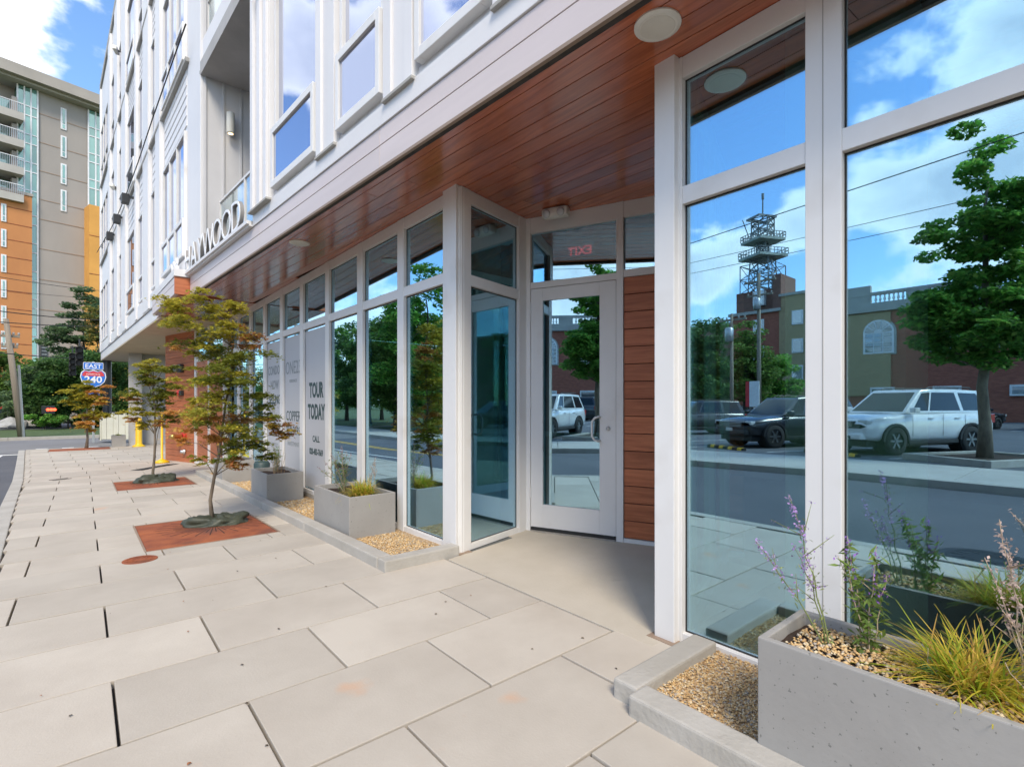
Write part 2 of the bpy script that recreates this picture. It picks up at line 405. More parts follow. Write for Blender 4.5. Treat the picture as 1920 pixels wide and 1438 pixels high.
# porch slab, drain, covers
m = MB(); m.prism([(2.41, 1.66), (4.2, 1.66), (4.2, 4.5), (3.3, 4.5), (3.3, 3.9), (2.41, 3.72)], -.1, .003)
ps = m.build('porch_slab', 'porch_concrete', bevel=.004); ps['kind'] = 'structure'
ow = bpy.data.objects.new('opposite_pavement', None); COL.objects.link(ow); ow['kind'] = 'structure'
for i in range(-12, 20):
    m = MB(); y0 = i*1.83; m.prism([(-8.95, y0+.006), (-6.3, y0+.006), (-6.3, y0+1.824), (-8.95, y0+1.824)], -.2, .01, GZ); m.build('concrete_slab', 'sidewalk_far', ow, bevel=.008)
m = MB(); m.prism([(-9.02, -24), (-8.96, -24), (-8.96, 36), (-9.02, 36)], -.2, .0, GZ)
# parking bay lines
pk = bpy.data.objects.new('parking_markings', None); COL.objects.link(pk); pk['kind'] = 'structure'
HD = Vector((.91, .416)).normalized(); HN = Vector((-HD.y, HD.x))
def line_mark(x, y, L, wd=.1, d=HD):
    fr = F((x, y), d); m = MB()
    vs = [fr.p(u, n, -.051+gz(fr.p(u, n, 0)[1])) for (u, n) in ((0, -wd/2), (L, -wd/2), (L, wd/2), (0, wd/2))]
    m.add(vs, ((0, 1, 2, 3),)).build('bay_line', 'road_paint', pk)
for k in range(-3, 9):
    line_mark(-15.2, 1.45+k*3.02, 5.4)
for k in range(-3, 10): line_mark(-31, -6+k*3.02, 5.2); line_mark(-38.5, -6+k*3.02, 5.2)
line_mark(-25, 0.5, 3.2, .12); line_mark(-25, .5, 2.2, .12, Vector((.4, -.9)))
rm = bpy.data.objects.new('road_markings', None); COL.objects.link(rm); rm['kind'] = 'structure'
def road_line(name, x, y0, y1, w, mat, x2=None, dz=-.126):
    x2 = x if x2 is None else x2
    vs = []; ys = [y0]+[v for v in (4, 18) if y0 < v < y1]+[y1]
    for y in ys:
        xx = x+(x2-x)*(y-y0)/(y1-y0); vs += [(xx-w/2, y, gz(y)+dz), (xx+w/2, y, gz(y)+dz)]
    MB().add(vs, [(2*i, 2*i+1, 2*i+3, 2*i+2) for i in range(len(ys)-1)]).build(name, mat, rm)
road_line('centre_line', -3.55, 12, 24, .1, 'yellow_paint'); road_line('centre_line', -3.75, 12, 24, .1, 'yellow_paint')
road_line('lane_line', -2.1, 14, 24, .1, 'road_paint')
road_line('stop_line', -2.2, 24.0, 24.35, 2.6, 'road_paint')
for k in range(6): road_line('crossing_bar', -1.2+k*.75, 25.0, 26.6, .35, 'road_paint', dz=-.12)
gm = sheet('grass_verge', (-22, 6), [33.4, 46], -.10, 'ground_grass', nx=4)
kerb('far_kerb', [(-20, 33.3), (6, 33.3)], .2, -.2, .02, seg=3)

# ================================================================== THE BUILDING
B = thing('apartment_building', 'white clad apartment building with wood soffit canopy over a glazed storefront and recessed entrance door', 'building', (2.6, 8, 0), world=True)
FX = 2.58
SF = F((FX, 0), (0, 1))                   # storefront: u = Y, n = towards the street
C_ = Vector((3.60, 4.04)); D_ = Vector((4.13, 2.765)); B0 = Vector((2.62, 3.80))
Ld = (D_-C_).length
DF = F(D_, C_-D_)                         # door wall: u from the right end towards the inner corner
CF = F(C_, B0-C_)                         # return wall: u from the inner corner to the street
def grp(name, parent=B):
    o = bpy.data.objects.new(name, None); COL.objects.link(o); o.parent = parent
    if parent.get('w'): o.location = -Vector(parent.location)
    return o
# --- storefront bays: mullions, rails, panes
def storefront(fr, posts, lo, hi, z_lo, z_tr, z_top, name='storefront_frame', pane='glass_store', d0=-.06, d1=.0, pn=-.045, inner=.0):
    """posts: list of (u0, u1) solid uprights; one frame part per upright and rail"""
    g = grp(name)
    posts = sorted(posts)
    def gasket(u0, u1, z0, z1, w=.007):
        m = MB(); q0, q1 = pn+.003, pn+.008
        for (p, q, s_, t_) in ((u0, u0+w, z0, z1), (u1-w, u1, z0, z1), (u0+w, u1-w, z0, z0+w), (u0+w, u1-w, z1-w, z1)): m.box(fr, p, q, q0, q1, s_, t_)
        m.build('gasket', 'black_rubber', g)
    for (a, b) in posts: MB().box(fr, a, b, d0, d1, z_lo, z_top).build('mullion', 'white_metal', g, bevel=.004)
    for (a, b), (c, d) in zip(posts, posts[1:]):
        MB().box(fr, b, c, d0+.005, d1-.005, z_lo, z_lo+.055).build('sill', 'white_metal', g, bevel=.003)
        if z_tr:
            MB().box(fr, b, c, d0+.005, d1-.005, z_tr[0], z_tr[1]).build('transom', 'white_metal', g, bevel=.003)
        MB().box(fr, b, c, d0+.005, d1-.005, z_top-.12, z_top).build('head', 'white_metal', g, bevel=.003)
        if z_tr: gasket(b, c, z_lo+.055, z_tr[0]); gasket(b, c, z_tr[1], z_top-.12)
        if z_tr:
            MB().box(fr, b-.01, c+.01, pn-.004, pn+.004, z_lo+.05, z_tr[0]+.01).build('glass_pane', pane, g)
            MB().box(fr, b-.01, c+.01, pn-.004, pn+.004, z_tr[1]-.01, z_top-.11).build('glass_pane', pane, g)
        else: MB().box(fr, b-.01, c+.01, pn-.004, pn+.004, z_lo+.05, z_top-.11).build('glass_pane', pane, g)
    return g
ML = [(3.80, 4.00), (4.84, 4.98), (5.87, 6.03), (6.97, 7.11), (8.05, 8.20), (9.09, 9.25), (10.15, 10.31), (11.2, 11.36), (12.25, 12.41), (13.3, 13.46), (14.35, 14.5)]
sfl = storefront(SF, ML, 0, 0, 0, (2.47, 2.57), 3.30)
sfr = storefront(SF, [(1.58, 1.72), (.79, .94), (-.62, -.47), (-2.02, -1.87), (-3.42, -3.27), (-4.8, -4.66), (-6.2, -6.06)], 0, 0, 0, (2.47, 2.57), 3.30)
for y in (.865, -.545, -1.945): MB().box(SF, y-.002, y+.002, .0, .0015, 0, 3.3).build('groove', 'stone_trim', sfr)
# corner posts
m = MB(); m.prism([(2.545, 3.80), (2.66, 3.80+.03), (2.66, 4.02), (2.545, 4.02)], -.06, 3.31); m.build('corner_post', 'white_metal', B, bevel=.006)
m = MB(); m.box(I, 2.535, 2.66, 1.60, 1.73, -.06, 3.31); m.build('corner_post', 'white_metal', B, bevel=.006)
for (x0, x1, y0, y1) in ((2.50, 2.70, 1.56, 1.76), (2.50, 2.70, 3.76, 3.86)): MB().box(I, x0, x1, y0, y1, -.01, .007).build('post_grout', 'trim_tan', B, bevel=.003)
# return wall between street corner and door wall
Lr = (B0-C_).length
storefront(CF, [(0, .13), (Lr-.115, Lr+.02)], 0, 0, .0, (2.43, 2.53), 3.303, 'return_frame')
# door wall
u = lambda s: Ld-s
dw = grp('door_wall')
for (a, b, z0, z1, nm) in ((-.03, .045, 0, 3.303, 'jamb'), (.97, 1.04, 0, 3.303, 'jamb'), (.045, .97, 2.555, 2.62, 'head_rail'), (.045, .97, 3.14, 3.303, 'head'), (1.04, 2.1, 2.57, 2.64, 'head_rail'), (1.04, 2.1, 3.15, 3.303, 'head'), (1.04, 2.1, -.05, .04, 'base_rail')):
    MB().box(DF, u(a), u(b), -.09, .0 if nm == 'jamb' else -.006, z0, z1).build(nm, 'white_metal', dw, bevel=.003)
MB().box(DF, u(.04), u(.975), -.05, -.042, 2.61, 3.15).build('glass_pane', 'glass_store', dw)
MB().box(DF, u(1.035), u(2.1), -.05, -.042, 2.63, 3.16).build('glass_pane', 'glass_store', dw)
MB().box(DF, u(1.04), u(2.1), -.12, -.04, .04, 2.57).build('backing', 'dark_recess', dw)
wbp = grp('wood_cladding')
nb = 15; hb = (2.57-.045)/nb
for i in range(nb):
    z = .045+hb*i; MB().box(DF, u(1.043), u(2.1), -.04, -.018, z+.003, z+hb-.004).build('wood_board', 'wall_wood', wbp, bevel=.003)
# the door
dr = grp('entrance_door')
for (a, b, z0, z1, nm) in ((.05, .185, .02, 2.55, 'stile'), (.80, .965, .02, 2.55, 'stile'), (.185, .80, .02, .29, 'bottom_rail'), (.185, .80, 2.42, 2.55, 'top_rail')):
    MB().box(DF, u(a), u(b), -.05, -.008, z0, z1).build(nm, 'white_metal', dr, bevel=.002)
MB().box(DF, u(.175), u(.81), -.033, -.025, .28, 2.43).build('glass_pane', 'glass_store', dr)
hx = .775
hm = MB(); pts = [DF.p(u(hx+.03), -.01, 1.21), DF.p(u(hx+.03), .05, 1.215), DF.p(u(hx-.0), .062, 1.205), DF.p(u(hx-.03), .062, 1.17), DF.p(u(hx-.03), .062, 1.02), DF.p(u(hx), .062, .985), DF.p(u(hx+.03), .05, .975), DF.p(u(hx+.03), -.01, .98)]
hm.tube(pts, .011, 8).build('handle', 'white_metal', dr, smooth=True)
c0 = DF.p(u(.89), -.01, 1.10); MB().lathe(c0, (DF.n.x, DF.n.y, 0), [(0, .02), (.014, .02), (.018, .013), (.018, .001)], 16).build('lock', 'brushed_steel', dr, smooth=False)
MB().box(DF, u(.05), u(.965), -.05, .012, .0, .018).build('threshold', 'brushed_steel', dr)
MB().box(DF, u(.05), u(.965), -.008, -.002, .02, .05).build('door_sweep', 'black_rubber', dr)
MB().box(DF, u(.185), u(.80), -.10, -.06, 1.0, 1.05).build('push_bar', 'brushed_steel', dr)
for z in (.35, 1.3, 2.3): MB().lathe(DF.p(u(.046), .004, z), (0, 0, 1), [(0, .009), (.11, .009)], 8).build('hinge', 'white_metal', dr)
# pieces of the interior seen through the glass
inn = grp('interior')
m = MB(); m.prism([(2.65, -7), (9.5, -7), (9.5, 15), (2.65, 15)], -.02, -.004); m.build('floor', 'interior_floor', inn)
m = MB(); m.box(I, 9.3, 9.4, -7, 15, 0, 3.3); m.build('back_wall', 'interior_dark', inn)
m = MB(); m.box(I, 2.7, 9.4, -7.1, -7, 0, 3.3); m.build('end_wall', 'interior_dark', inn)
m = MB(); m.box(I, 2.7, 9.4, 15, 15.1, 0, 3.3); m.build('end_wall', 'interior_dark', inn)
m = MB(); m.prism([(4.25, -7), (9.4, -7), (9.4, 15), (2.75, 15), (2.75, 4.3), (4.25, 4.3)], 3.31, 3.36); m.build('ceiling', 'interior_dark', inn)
for (x, y, a, b) in ((2.86, .62, .42, .52), (3.1, 4.35, .4, .5), (3.3, 8.4, .35, .4), (3.3, -2.6, .4, .45), (3.4, 12.3, .4, .4)):
    m = MB(); m.box(I, x, x+a, y, y+b, 0, 3.31); m.build('interior_column', 'interior_white', inn)
def inner_wall(p, q, mat='interior_white'):
    fr = F(p, Vector(q)-Vector(p))
    return fr, (Vector(q)-Vector(p)).length
fr, L = inner_wall((2.72, 1.66), (4.2, 2.2))
MB().box(fr, 0, L, -.06, -.0, 0, .12).build('inner_sill', 'interior_white', inn)
for a in (.0, .74, L-.05): MB().box(fr, a, a+.055, -.07, 0, .12, 3.3).build('inner_mullion', 'interior_white', inn)
MB().box(fr, 0, L, -.06, 0, 3.2, 3.3).build('inner_head', 'interior_white', inn)
MB().box(fr, 0, L, -.034, -.028, .12, 3.2).build('inner_glass', 'glass_interior', inn)
# mullion backs inside the left bays (pale green verticals behind the reflection)
# --- base beam below the storefront where the pavement falls away
MB().box(SF, 4.0, 14.5, -.12, -.004, -.32, -.002).build('plinth', 'concrete', B)
MB().box(SF, -7, 1.6, -.12, -.004, -.1, -.002).build('plinth', 'concrete', B)

# --- canopy: fascia boards and soffit boards
A0 = Vector((2.115, 0)); A1 = Vector((1.48, 10.78)); CF_ = F(A0, A1-A0); LF = (A1-A0).length
UY = lambda y: y/ (A1-A0).y * LF
can = grp('canopy_fascia')
FB = -5.2
def fascia_run(z0, z1, n0, n1, name, mat, u0, u1, step=3.05, bev=.003):
    x = u0; k = 0
    while x < u1-.01:
        e = min(x+step, u1); MB().box(CF_, x+.002, e-.002, n0, n1, z0, z1).build(name, mat, can, bevel=bev); x = e
fascia_run(3.30, 3.478, -.05, .0, 'fascia_board', 'pink_board', FB, LF)
fascia_run(3.486, 3.625, -.05, .0, 'fascia_board', 'pink_board', FB, LF)
MB().box(CF_, FB, LF-.001, -.06, -.012, 3.28, 3.66).build('backing', 'joint_dirt', can)
MB().box(CF_, FB, LF, -.02, .006, 3.276, 3.299).build('drip_edge', 'trim_tan', can)
fascia_run(3.63, 3.79, -.30, .014, 'fascia_cap', 'white_panel', FB, UY(7.2), 6, .004)
fascia_run(3.63, 3.70, -.30, .055, 'fascia_cap', 'white_panel', UY(7.2), LF, 6, .004)
MB().box(CF_, UY(7.2), LF, .055, .085, 3.655, 3.70).build('sign_rail', 'white_panel', can)
MB().box(CF_, LF-.0, LF+.03, -.5, .0, 3.28, 3.66).build('canopy_end', 'wall_wood', can)
sof = grp('soffit')
bw = .150; k = 0; rnd = random.Random(3)
o_n = 0
while o_n < 2.9:
    n0 = -(o_n+.0); n1 = -(o_n+bw)
    # where this strip leaves the canopy area
    def xat(uu, nn): return CF_.p(uu, nn, 0)[0]
    u_end = LF
    if o_n > .42:
        u_end = UY(4.25)
        for t in np.arange(UY(4.25), LF, .05):
            if xat(t, n0) < FX+.05: u_end = max(u_end, t)
            else: pass
        if xat(UY(4.3), n0) < FX+.05:
            u_end = UY(4.3)
            t = UY(4.3)
            while t < LF and xat(t, n0) < FX+.05: t += .05
            # the fascia drifts away from the glass, so strips run on to the far end
            u_end = LF
    # glass line: strips are clipped where x exceeds the storefront beyond the recess
    x = FB+rnd.uniform(-2.8, 0)
    while x < LF:
        e = x+3.66; a = max(x, FB); b = min(e, LF)
        # clip against the storefront
        if o_n > .30:
            while b > a and xat(b, n1) > FX+.10 and CF_.p(b, n1, 0)[1] > 4.25: b -= .05
            while a < b and xat(a, n1) > FX+.10 and CF_.p(a, n1, 0)[1] > 4.25: a += .05
        if b-a > .08:
            MB().box(CF_, a+.0015, b-.0015, n0-.003, n1+.003, 3.303, 3.318).build('soffit_board', 'soffit_wood', sof, bevel=.002)
        x = e
    o_n += bw
m = MB(); m.prism([(1.56, 10.8), (1.78, 7), (2.48, -5), (4.35, -5), (4.5, 4.4), (2.9, 4.4), (2.9, 19.5), (1.55, 19.5)], 3.32, 3.36); m.build('soffit_backing', 'rust_dark', sof)
# soffit of the lower wing beyond the canopy
for i in range(14):
    x0 = 1.30+i*.1; MB().box(I, x0+.003, x0+.097, 11.2-(.3 if x0 > 1.9 else 0), 16.5, 3.30, 3.316).build('soffit_board', 'soffit_wood', sof)
# --- upper storeys
def wall_box(fr, u0, u1, n0, n1, z0, z1, name='wall_panel', mat='white_panel', par=None, bevel=0):
    return MB().box(fr, u0, u1, n0, n1, z0, z1).build(name, mat, par or uw, bevel=bevel)
uw = grp('upper_wall')
UF = F(A0, A1-A0)
u_s, u_e = FB, UY(7.2)
wall_box(UF, u_s, u_e, -.35, -.05, 3.79, 15.4)
MB().box(UF, u_s, u_e, -.05, -.018, 3.79, 3.845).build('sill_board', 'white_panel', uw, bevel=.004)
MB().box(UF, u_s, u_e, -.05, -.030, 3.850, 3.885).build('sill_board', 'white_panel', uw, bevel=.004)
MB().box(UF, u_s, u_e, -.06, .02, 15.4, 15.6).build('parapet', 'white_panel', uw, bevel=.01)
def window(fr, u0, u1, z0, z1, zs=None, n=0.0, glassm='glass_upper', par=None, sash_proud=.045, fw=.055, lites=1, name='window', mat='white_metal', simple=False):
    """frame, fixed pane above, outward awning sash below the transom zs"""
    w = grp(name, par or B)
    m = MB()
    if not simple:
        m.box(fr, u0, u0+fw, n, n+.05, z0, z1); m.box(fr, u1-fw, u1, n, n+.05, z0, z1)
        m.box(fr, u0+fw, u1-fw, n, n+.05, z1-fw, z1); m.box(fr, u0+fw, u1-fw, n, n+.05, z0, z0+fw)
        if zs: m.box(fr, u0+fw, u1-fw, n, n+.048, zs-.03, zs+.03)
        for k in range(1, lites):
            x = u0+(u1-u0)*k/lites; m.box(fr, x-fw/2, x+fw/2, n, n+.049, z0+fw, z1-fw)
    else:
        m.box(fr, u0, u1, n, n+.03, z0, z1)
    m.build('frame', mat, w, bevel=.004 if not simple else 0)
    for k in range(lites):
        a = u0+(u1-u0)*k/lites; b = u0+(u1-u0)*(k+1)/lites
        a2 = a+fw*(1 if k == 0 else .5); b2 = b-fw*(1 if k == lites-1 else .5)
        if simple: n_ = n+.03
        else: n_ = n+.004
        MB().box(fr, a2-.005, b2+.005, n_, n_+.008, (zs+.025 if zs else z0+fw-.005), z1-fw+.005).build('pane', glassm, w)
        if zs:
            s = sash_proud; q = .05; m = MB(); nn = n+.05
            if not simple and s:
                m.box(fr, a+.006, a+q+.02, n+.01, nn+s, z0-.005, zs+.035); m.box(fr, b-q-.02, b-.006, n+.01, nn+s, z0-.005, zs+.035)
                m.box(fr, a+q+.02, b-q-.02, n+.01, nn+s, zs-.04, zs+.035); m.box(fr, a+q+.02, b-q-.02, n+.01, nn+s, z0-.005, z0+.07)
                m.build('sash', mat, w, bevel=.005)
                MB().box(fr, a+q+.015, b-q-.015, nn+s-.030, nn+s-.022, z0+.06, zs-.03).build('pane', glassm, w)
            else:
                MB().box(fr, a2-.005, b2+.005, n_, n_+.008, z0+fw-.005, zs-.025).build('pane', glassm, w)
    return w
# the sash of these windows is a plain awning light below a tall fixed pane; windows of the wall over the door
wy = [(5.20, 6.45), (3.87, 4.70), (2.53, 3.36), (1.20, 2.03), (-.13, .70), (-1.46, -.63), (-2.8, -1.97), (-4.13, -3.3)]
for row, (za, zb) in enumerate(((3.885, 6.35), (7.55, 9.95), (11.0, 13.4))):
    for (a, b) in wy: window(UF, UY(a), UY(b), za, zb, za+.66, n=-.05, simple=row > 1)
edges = sorted(wy)
for (a, b), (c, d) in zip(edges, edges[1:]):
    p, q = UY(b)+.04, UY(c)-.04
    MB().box(UF, p, p+.12, -.05, .035, 3.80, 15.3).build('batten', 'white_panel', uw, bevel=.004)
    MB().box(UF, q-.12, q, -.05, .035, 3.80, 15.3).build('batten', 'white_panel', uw, bevel=.004)
    MB().box(UF, p+.12, q-.12, -.05, .012, 3.80, 15.3).build('panel', 'white_panel', uw, bevel=.004)
    MB().box(UF, p-.01, q+.01, -.05, .045, 3.772, 3.798).build('base_cap', 'stone_trim', uw, bevel=.004)
p, q = UY(6.52), UY(7.2)
MB().box(UF, p, q, -.05, .03, 3.80, 15.3).build('panel', 'white_panel', uw, bevel=.004)
for t in (p+.02, p+.25, q-.16): MB().box(UF, t, t+.10, .03, .065, 3.80, 15.3).build('batten', 'white_panel', uw, bevel=.004)
MB().box(UF, p-.02, q, -.05, .075, 3.772, 3.798).build('base_cap', 'stone_trim', uw, bevel=.004)
# string of small wall brackets seen at the head of the balcony
# --- balconies in the recess
bal = grp('balcony')
wall_box(I, 1.535, 4.6, 9.88, 10.0, 3.6, 15.4, 'side_wall', 'batten_grey', bal)
for k in range(12): MB().box(I, 1.56+k*.27, 1.56+k*.27+.028, 9.855, 9.88, 3.8, 15.4).build('batten', 'batten_grey', bal)
wall_box(I, 3.6, 3.7, 7.2, 9.9, 3.6, 15.4, 'rear_wall', 'batten_grey', bal)
wall_box(I, 1.95, 3.7, 7.08, 7.2, 3.79, 15.4, 'side_wall', 'batten_grey', bal)
for zf in (3.70, 7.05, 10.5):
    m = MB(); m.prism([(1.66, 7.2), (3.65, 7.2), (3.65, 9.88), (1.50, 9.88)], zf-.22 if zf > 4 else zf-.05, zf); m.build('balcony_floor', 'column_concrete', bal)
for zh in (6.93, 10.3, 13.7):
    MB().box(UF, UY(7.2), UY(9.95), -.10, .0, zh, zh+.50).build('header', 'white_panel', bal, bevel=.006)
    MB().box(UF, UY(7.2), UY(9.95), -.14, .03, zh-.05, zh).build('header_trim', 'stone_trim', bal, bevel=.004)
    for k, y in enumerate((7.9, 8.8)): MB().box(I, 1.75, 3.6, y, y+.11, zh+.05, zh+.22).build('ceiling_beam', 'stucco_tan', bal)
    m = MB(); m.prism([(1.7, 7.2), (3.6, 7.2), (3.6, 9.88), (1.6, 9.88)], zh+.23, zh+.28); m.build('ceiling_panel', 'stone_trim', bal)
def railing(p, q, z0, z1, par, n=2):
    fr = F(p, Vector(q)-Vector(p)); L = (Vector(q)-Vector(p)).length; g = grp('railing', B)
    MB().box(fr, 0, L, -.02, .02, z1-.035, z1).build('top_rail', 'white_metal', g)
    for k in range(n+1):
        t = L*k/n; MB().box(fr, max(0, t-.02), min(L, t+.02), -.02, .02, z0, z1-.035).build('post', 'white_metal', g)
    for k in range(n): MB().box(fr, L*k/n+.05, L*(k+1)/n-.05, -.004, .004, z0+.08, z1-.06).build('glass_panel', 'glass_rail', g)
railing((1.98, 7.2), (1.80, 9.86), 3.70, 4.79, B)
railing((1.80, 7.2), (1.62, 9.86), 7.45, 8.1, B)
# door wall of the balcony: dark glazing
window(F((3.59, 7.4), (0, 1)), 0, 1.6, 3.72, 6.2, None, lites=2)
# wall sconce beside the balcony door
sc = thing('wall_sconce', 'lit cylindrical wall light on the grey balcony side wall', 'wall light', (1.93, 9.855, 6.12))
MB().lathe((0, -.095, -.17), (0, 0, 1), [(0, .058), (.01, .062), (.34, .062), (.35, .058)], 20).build('shade', 'cream_plastic', sc, smooth=True)
MB().lathe((0, -.095, -.172), (0, 0, -1), [(0, .04), (.003, .04)], 16).build('bulb', 'lamp_warm', sc)
MB().lathe((0, -.095, .181), (0, 0, 1), [(0, .04), (.003, .04)], 16).build('bulb', 'lamp_warm', sc)
MB().box(I, -.05, .05, -.035, 0, -.07, .07).build('back_plate', 'cream_plastic', sc, bevel=.005)
# ================================================================== left wing
W0 = Vector((1.48, 10.78)); W1 = Vector((.64, 29.65)); WF = F(W0, W1-W0); LW = (W1-W0).length
wu = lambda y: (y-W0.y)/(W1-W0).y*LW
wing = grp('wing_wall')
wend = 18.9
MB().box(WF, wu(9.88), wend, -.35, -.0, 3.62, 15.5).build('wall_panel', 'white_panel', wing)
MB().box(WF, wu(9.88), wend+.05, -.40, .06, 15.5, 15.75).build('parapet_cap', 'stone_trim', wing)
# skirt below the sills: from the lower canopy to the far corner, underside curving down
def skirt(t):  return 3.30+(.0 if t < .2 else 0)
for (z0, z1, n, nm) in ((3.62, 3.98, .05, 'skirt_panel'), (3.30, 3.60, .02, 'skirt_panel')):
    x = 2.9 if z0 < 3.5 else 0.0
    while x < wend-.1:
        e = min(x+2.4, wend); MB().box(WF, x+.003, e-.003, -.30, n, z0, z1).build(nm, 'white_panel', wing, bevel=.005); x = e
m = MB(); q0 = WF.p(2.9, .02, 0); q1 = WF.p(wend, .02, 0)
m.prism([(q0[0], q0[1]), (3.4, q0[1]), (3.4, q1[1]), (q1[0], q1[1])], 3.26, 3.30); m.build('underside', 'stucco_tan', wing)
m = MB(); m.box(I, .7, 9, 29.6, 29.8, 3.3, 15.6); m.build('end_wall', 'white_panel', wing)
# lower canopy lip of the wing
lip = grp('wing_canopy')
q = F((1.25, 10.84), Vector((1.17, 13.71))-Vector((1.25, 10.84)))
MB().box(q, 0, 2.88, -.05, 0, 3.30, 3.47).build('fascia_board', 'pink_board', lip, bevel=.003)
MB().box(q, 0, 2.88, -.05, 0, 3.48, 3.60).build('fascia_board', 'pink_board', lip, bevel=.003)
MB().box(q, -.03, 2.9, -.35, .012, 3.605, 3.74).build('fascia_cap', 'white_panel', lip, bevel=.003)
MB().box(I, 1.245, 1.62, 10.80, 10.84, 3.295, 3.60).build('end_board', 'wall_wood', lip)
MB().box(I, 1.235, 1.63, 10.77, 10.85, 3.61, 3.74).build('end_cap', 'white_panel', lip)
MB().box(q, 0, 2.88, -.33, -.05, 3.285, 3.30).build('soffit_board', 'soffit_wood', lip)
# windows of the wing: (y0, y1, lites)
cols = [(11.03, 13.31, 3), (14.35, 14.95, 1), (16.35, 17.15, 1), (17.95, 19.6, 1), (21.2, 21.9, 1), (23.45, 24.5, 1), (25.9, 29.2, 3)]
for row, (za, zb) in enumerate(((4.05, 6.35), (7.65, 9.9), (11.1, 13.4))):
    for ci, (a, b, l) in enumerate(cols):
        window(WF, wu(a), wu(b), za, zb, za+.66, n=.0, lites=l, sash_proud=.03 if ci in (0, 3) else 0)
# pilasters
for (a, b) in ((13.45, 14.2), (15.1, 16.2), (17.3, 17.8), (19.75, 21.0), (22.05, 23.3), (24.65, 25.75), (29.3, 29.65)):
    MB().box(WF, wu(a), wu(b), 0, .065, 3.64, 15.4).build('pilaster', 'white_panel', wing, bevel=.01)
    if b-a > .4:
        MB().box(WF, wu(a)+.02, wu(a)+.1, .065, .085, 3.64, 15.4).build('batten', 'white_panel', wing, bevel=.005)
MB().box(WF, wu(9.9), wu(10.9), 0, .012, 3.64, 15.4).build('corner_panel', 'white_panel', wing, bevel=.004)
# lap siding between the storeys
for (z0, z1) in ((6.45, 7.55), (10.0, 11.0), (13.5, 15.3)):
    nbrd = 6
    for (a, b, l) in cols[:4]:
        for k in range(nbrd):
            za = z0+(z1-z0)*k/nbrd; zb = z0+(z1-z0)*(k+1)/nbrd
            MB().sweep(WF, [(0, za), (.016, za+.003), (.006, zb), (0, zb)], wu(a), wu(b)).build('siding_board', 'white_panel', wing)
for z in (7.50, 10.98):
    MB().box(WF, 0, wend, 0, .075, z, z+.07).build('belt_course', 'stone_trim', wing)
# column, wood clad end wall, rear walls under the wing
MB().box(F((1.33, 24.3), (1, -.12)), 0, .42, -.05, .38, -.4, 3.27).build('column', 'column_concrete', B, bevel=.02)
MB().box(I, 1.75, 6.0, 24.6, 24.8, -.4, 3.27).build('rear_wall', 'column_concrete', B)
P0 = Vector((2.24, 15.7)); P1 = Vector((1.80, 17.5)); PF = F(P1, P0-P1, -1)
PF = F(P0, P1-P0)
LP = (P1-P0).length
ww = grp('wood_end_wall')
MB().box(PF, 0, LP, -.5, -.03, -.35, 3.29).build('core', 'column_concrete', ww)
nbd = 21; hbd = 3.55/nbd
for i in range(nbd):
    z = -.28+hbd*i; MB().box(PF, 0, LP, -.03, .0, z+.004, z+hbd-.004).build('wood_board', 'wall_wood', ww, bevel=.003)
# panels between the last storefront bay and the end wall
Q0 = Vector((2.58, 14.5)); QF = F((2.58, 12.5), (0, 1))
pf = grp('storefront_end')
EF = F((2.50, 13.2), Vector((2.26, 15.65))-Vector((2.50, 13.2))); LE = (Vector((2.26, 15.65))-Vector((2.50, 13.2))).length
for (a, b) in ((0, .12), (LE*.5-.05, LE*.5+.05), (LE-.14, LE)): MB().box(EF, a, b, -.06, .02, -.22, 3.29).build('mullion', 'white_metal', pf, bevel=.004)
MB().box(EF, .1, LE-.1, -.05, .01, -.24, -.14).build('base_rail', 'white_metal', pf)
MB().box(EF, .1, LE-.1, -.05, .01, 2.42, 2.50).build('transom', 'white_metal', pf)
MB().box(EF, .1, LE-.1, -.035, -.027, 2.5, 3.25).build('glass_pane', 'glass_store', pf)
for i in range(15):
    z = -.14+i*.1707; MB().box(EF, .12, LE-.14, -.04, -.015, z+.003, z+.168).build('wood_board', 'wall_wood', pf)

# --- film and lettering on the storefront
def film(y0, y1, lines, z0=.08, z1=2.44):
    f = MB().box(SF, y0, y1, -.0405, -.0395, z0, z1).build('window_film', 'film_grey', B)
    ym = (y0+y1)/2
    for (txt, size, z, mat, kw) in lines:
        text('lettering', txt, size, mat, f, (FX+.038, ym, z), (0, -1, 0), (-1, 0, 0), depth=.0006, **kw)
    return f
film(7.11, 8.05, [('TOUR', .30, 1.44, 'letter_green', dict(bold=.012, xs=.70)), ('TODAY', .30, 1.12, 'letter_green', dict(bold=.012, xs=.67)), ('CALL', .125, .78, 'letter_green', dict(bold=.003)), ('828-483-7669', .125, .59, 'letter_green', dict(bold=.004, xs=.8))])
film(8.20, 9.09, [('ONE23', .30, 1.83, 'letter_grey', dict(xs=.85)), ('RESIDENCES', .07, 1.69, 'letter_grey', dict()), ('COPPER', .235, 1.06, 'letter_green', dict(xs=.85)), ('BUILDERS', .19, .84, 'letter_green', dict(xs=.85)), ('INVESTMENT', .10, .65, 'letter_grey', dict()), ('223haywood.com', .125, .17, 'letter_green', dict(xs=.95))])
film(9.25, 10.15, [('CONDOS', .22, 1.86, 'letter_grey', dict(bold=.005, xs=.85)), ('NOW', .22, 1.60, 'letter_grey', dict(bold=.005, xs=.85)), ('SELLING', .22, 1.34, 'letter_green', dict(bold=.005, xs=.85)), ('LOFTED', .12, .56, 'letter_grey', dict()), ('CONDOMINIUMS', .10, .40, 'letter_grey', dict(xs=.9)), ('FOR SALE', .11, .26, 'letter_grey', dict())])

